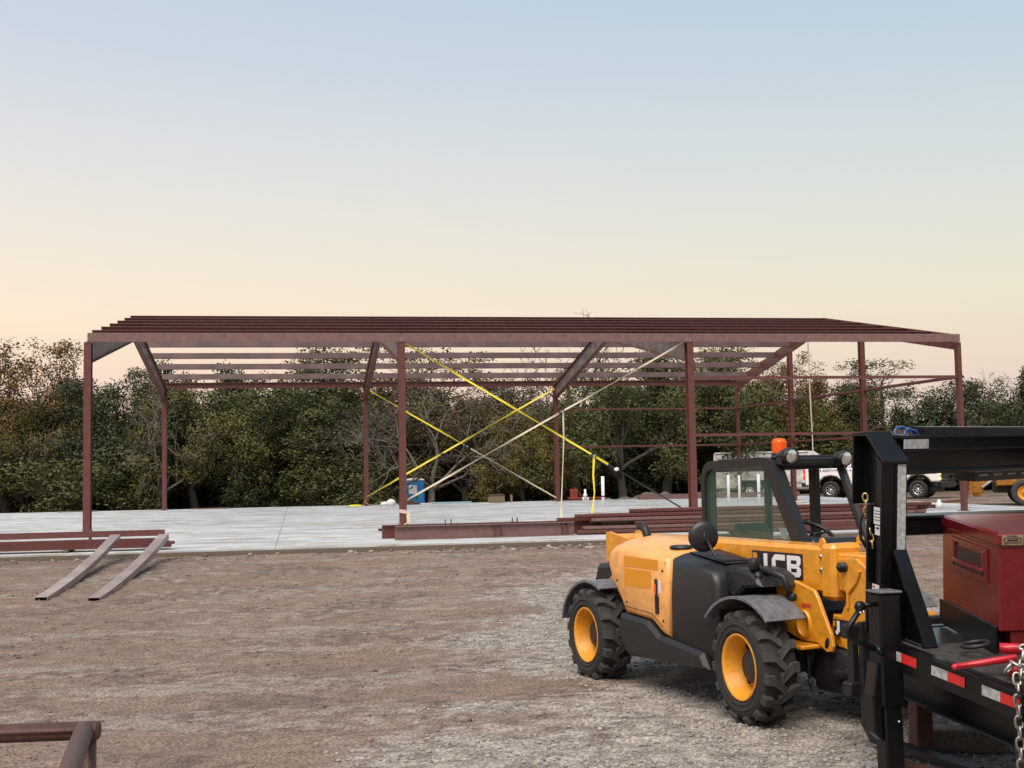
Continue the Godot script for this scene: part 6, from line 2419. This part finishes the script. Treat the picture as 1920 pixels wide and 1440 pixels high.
	b = MB.new()
	b.box(Vector3(-0.008, 0.06, -0.42), Vector3(0.012, 0.15, 0.8), 0.003)
	part("kick_plate", b, K, c)
	b = MB.new()
	b.box(Vector3(0.07, 0.612, 0.011), Vector3(0.12, 0.058, 0.003), 0.001)
	var np = part("name_plate", b, M.wood, c)
	b = MB.new()
	b.frame(V2([0.022, 0.595, 0.118, 0.595, 0.118, 0.625, 0.022, 0.625]), V2([0.027, 0.599, 0.113, 0.599, 0.113, 0.621, 0.027, 0.621]), 0.012, 0.0135)
	b.box(Vector3(0.07, 0.61, 0.0125), Vector3(0.06, 0.01, 0.001))
	b.box(Vector3(0.07, 0.633, 0.0125), Vector3(0.05, 0.004, 0.001))
	part("plate_print", b, M.black_print, np)
	for y in [0.605, 0.455]:
		b = MB.new()
		b.box(Vector3(0.21, y, 0.012 if y > 0.5 else 0.004), Vector3(0.14, 0.12, 0.008), 0.003)
		var lk = part("lock_plate", b, M.galv, c)
		b = MB.new(true)
		b.ball(Vector3(0.165, y + 0.02, 0.018), 0.012, 8)
		part("rivet", b, M.chrome, lk)
	b = MB.new(true)
	b.ball(Vector3(0.22, 0.52, 0.03), Vector3(0.035, 0.045, 0.02), 12)
	part("padlock", b, M.chrome, c)
	# load binder and its chain at the deck edge
	var lb = thing("load_binder", "red lever load binder lying along the trailer deck edge", "load binder")
	b = MB.new(true)
	b.tube(Vector3(2.245, 0.735, -6.36), Vector3(2.530, 0.79, -6.28), 0.016, 0.02, 10)
	b.ball(Vector3(2.245, 0.735, -6.36), 0.018, 10)
	part("lever", b, M.binder_red, lb)
	b = MB.new(true)
	b.tube(Vector3(2.470, 0.73, -6.25), Vector3(2.810, 0.78, -6.1), 0.032, -1, 12)
	b.tube(Vector3(2.470, 0.83, -6.34), Vector3(2.570, 0.83, -6.3), 0.026, -1, 12)
	b.ball(Vector3(2.590, 0.79, -6.2), Vector3(0.06, 0.06, 0.05), 12)
	part("barrel", b, M.binder_red, lb)
	var tc = thing("binder_chain", "heavy steel chain hanging in two falls from the deck edge by the load binder", "chain")
	chain(tc, "link", [Vector3(2.455, 0.74, -6.1), Vector3(2.44, 0.62, -6.06), Vector3(2.445, 0.05, -6.06)], 0.07, 0.0078, M.chain_steel)
	chain(tc, "link", [Vector3(2.5, 0.75, -6.05), Vector3(2.466, 0.62, -5.98), Vector3(2.47, 0.05, -5.98)], 0.07, 0.0078, M.chain_steel)
	chain(tc, "link", [Vector3(2.41, 0.745, -6.12), Vector3(2.45, 0.79, -6.12), Vector3(2.51, 0.75, -6.06)], 0.065, 0.0085, M.chain_steel)
	chain(tc, "link", [Vector3(2.47, 0.72, -6.08), Vector3(2.52, 0.86, -6.15), Vector3(2.7, 0.9, -6.15)], 0.065, 0.0085, M.chain_steel)
	# black rubber pad on the deck
	b = MB.new(true)
	var pts = []
	for i in 16:
		var an = TAU * i / 16.0
		pts.append(Vector3(2.5 + cos(an) * 0.07, 0.79 + 0.012 * cos(an), -6.75 + sin(an) * 0.07))
	b.path(pts, 0.012, 8, false, true)
	single("rubber_strap", b, M.cab_black, "coiled black rubber strap lying on the trailer deck", "strap")


func build_rail():
	var t = thing("pipe_rail", "rusty welded pipe rail corner in front of the dirt yard", "railing")
	var b = MB.new(true)
	b.tube(Vector3(-4.5, 0.99, -3.62), Vector3(-1.178, 1.083, -3.49), 0.026, -1, 20)
	part("top_pipe", b, M.pipe_rust, t)
	b = MB.new(true)
	b.tube(Vector3(-1.213, 1.086, -3.475), Vector3(-0.6, 1.09, -1.25), 0.026, -1, 20)
	part("return_pipe", b, M.pipe_rust, t)
	b = MB.new(true)
	b.tube(Vector3(-1.205, -0.1, -3.495), Vector3(-1.205, 1.07, -3.495), 0.02, -1, 16)
	part("post", b, M.pipe_rust, t)
	b = MB.new(true)
	b.tube(Vector3(-0.6, -0.1, -1.25), Vector3(-0.6, 1.08, -1.25), 0.024, -1, 16)
	part("post", b, M.pipe_rust, t)
	b = MB.new(true)
	b.tube(Vector3(-4.4, -0.1, -3.616), Vector3(-4.4, 0.99, -3.616), 0.024, -1, 16)
	part("post", b, M.pipe_rust, t)
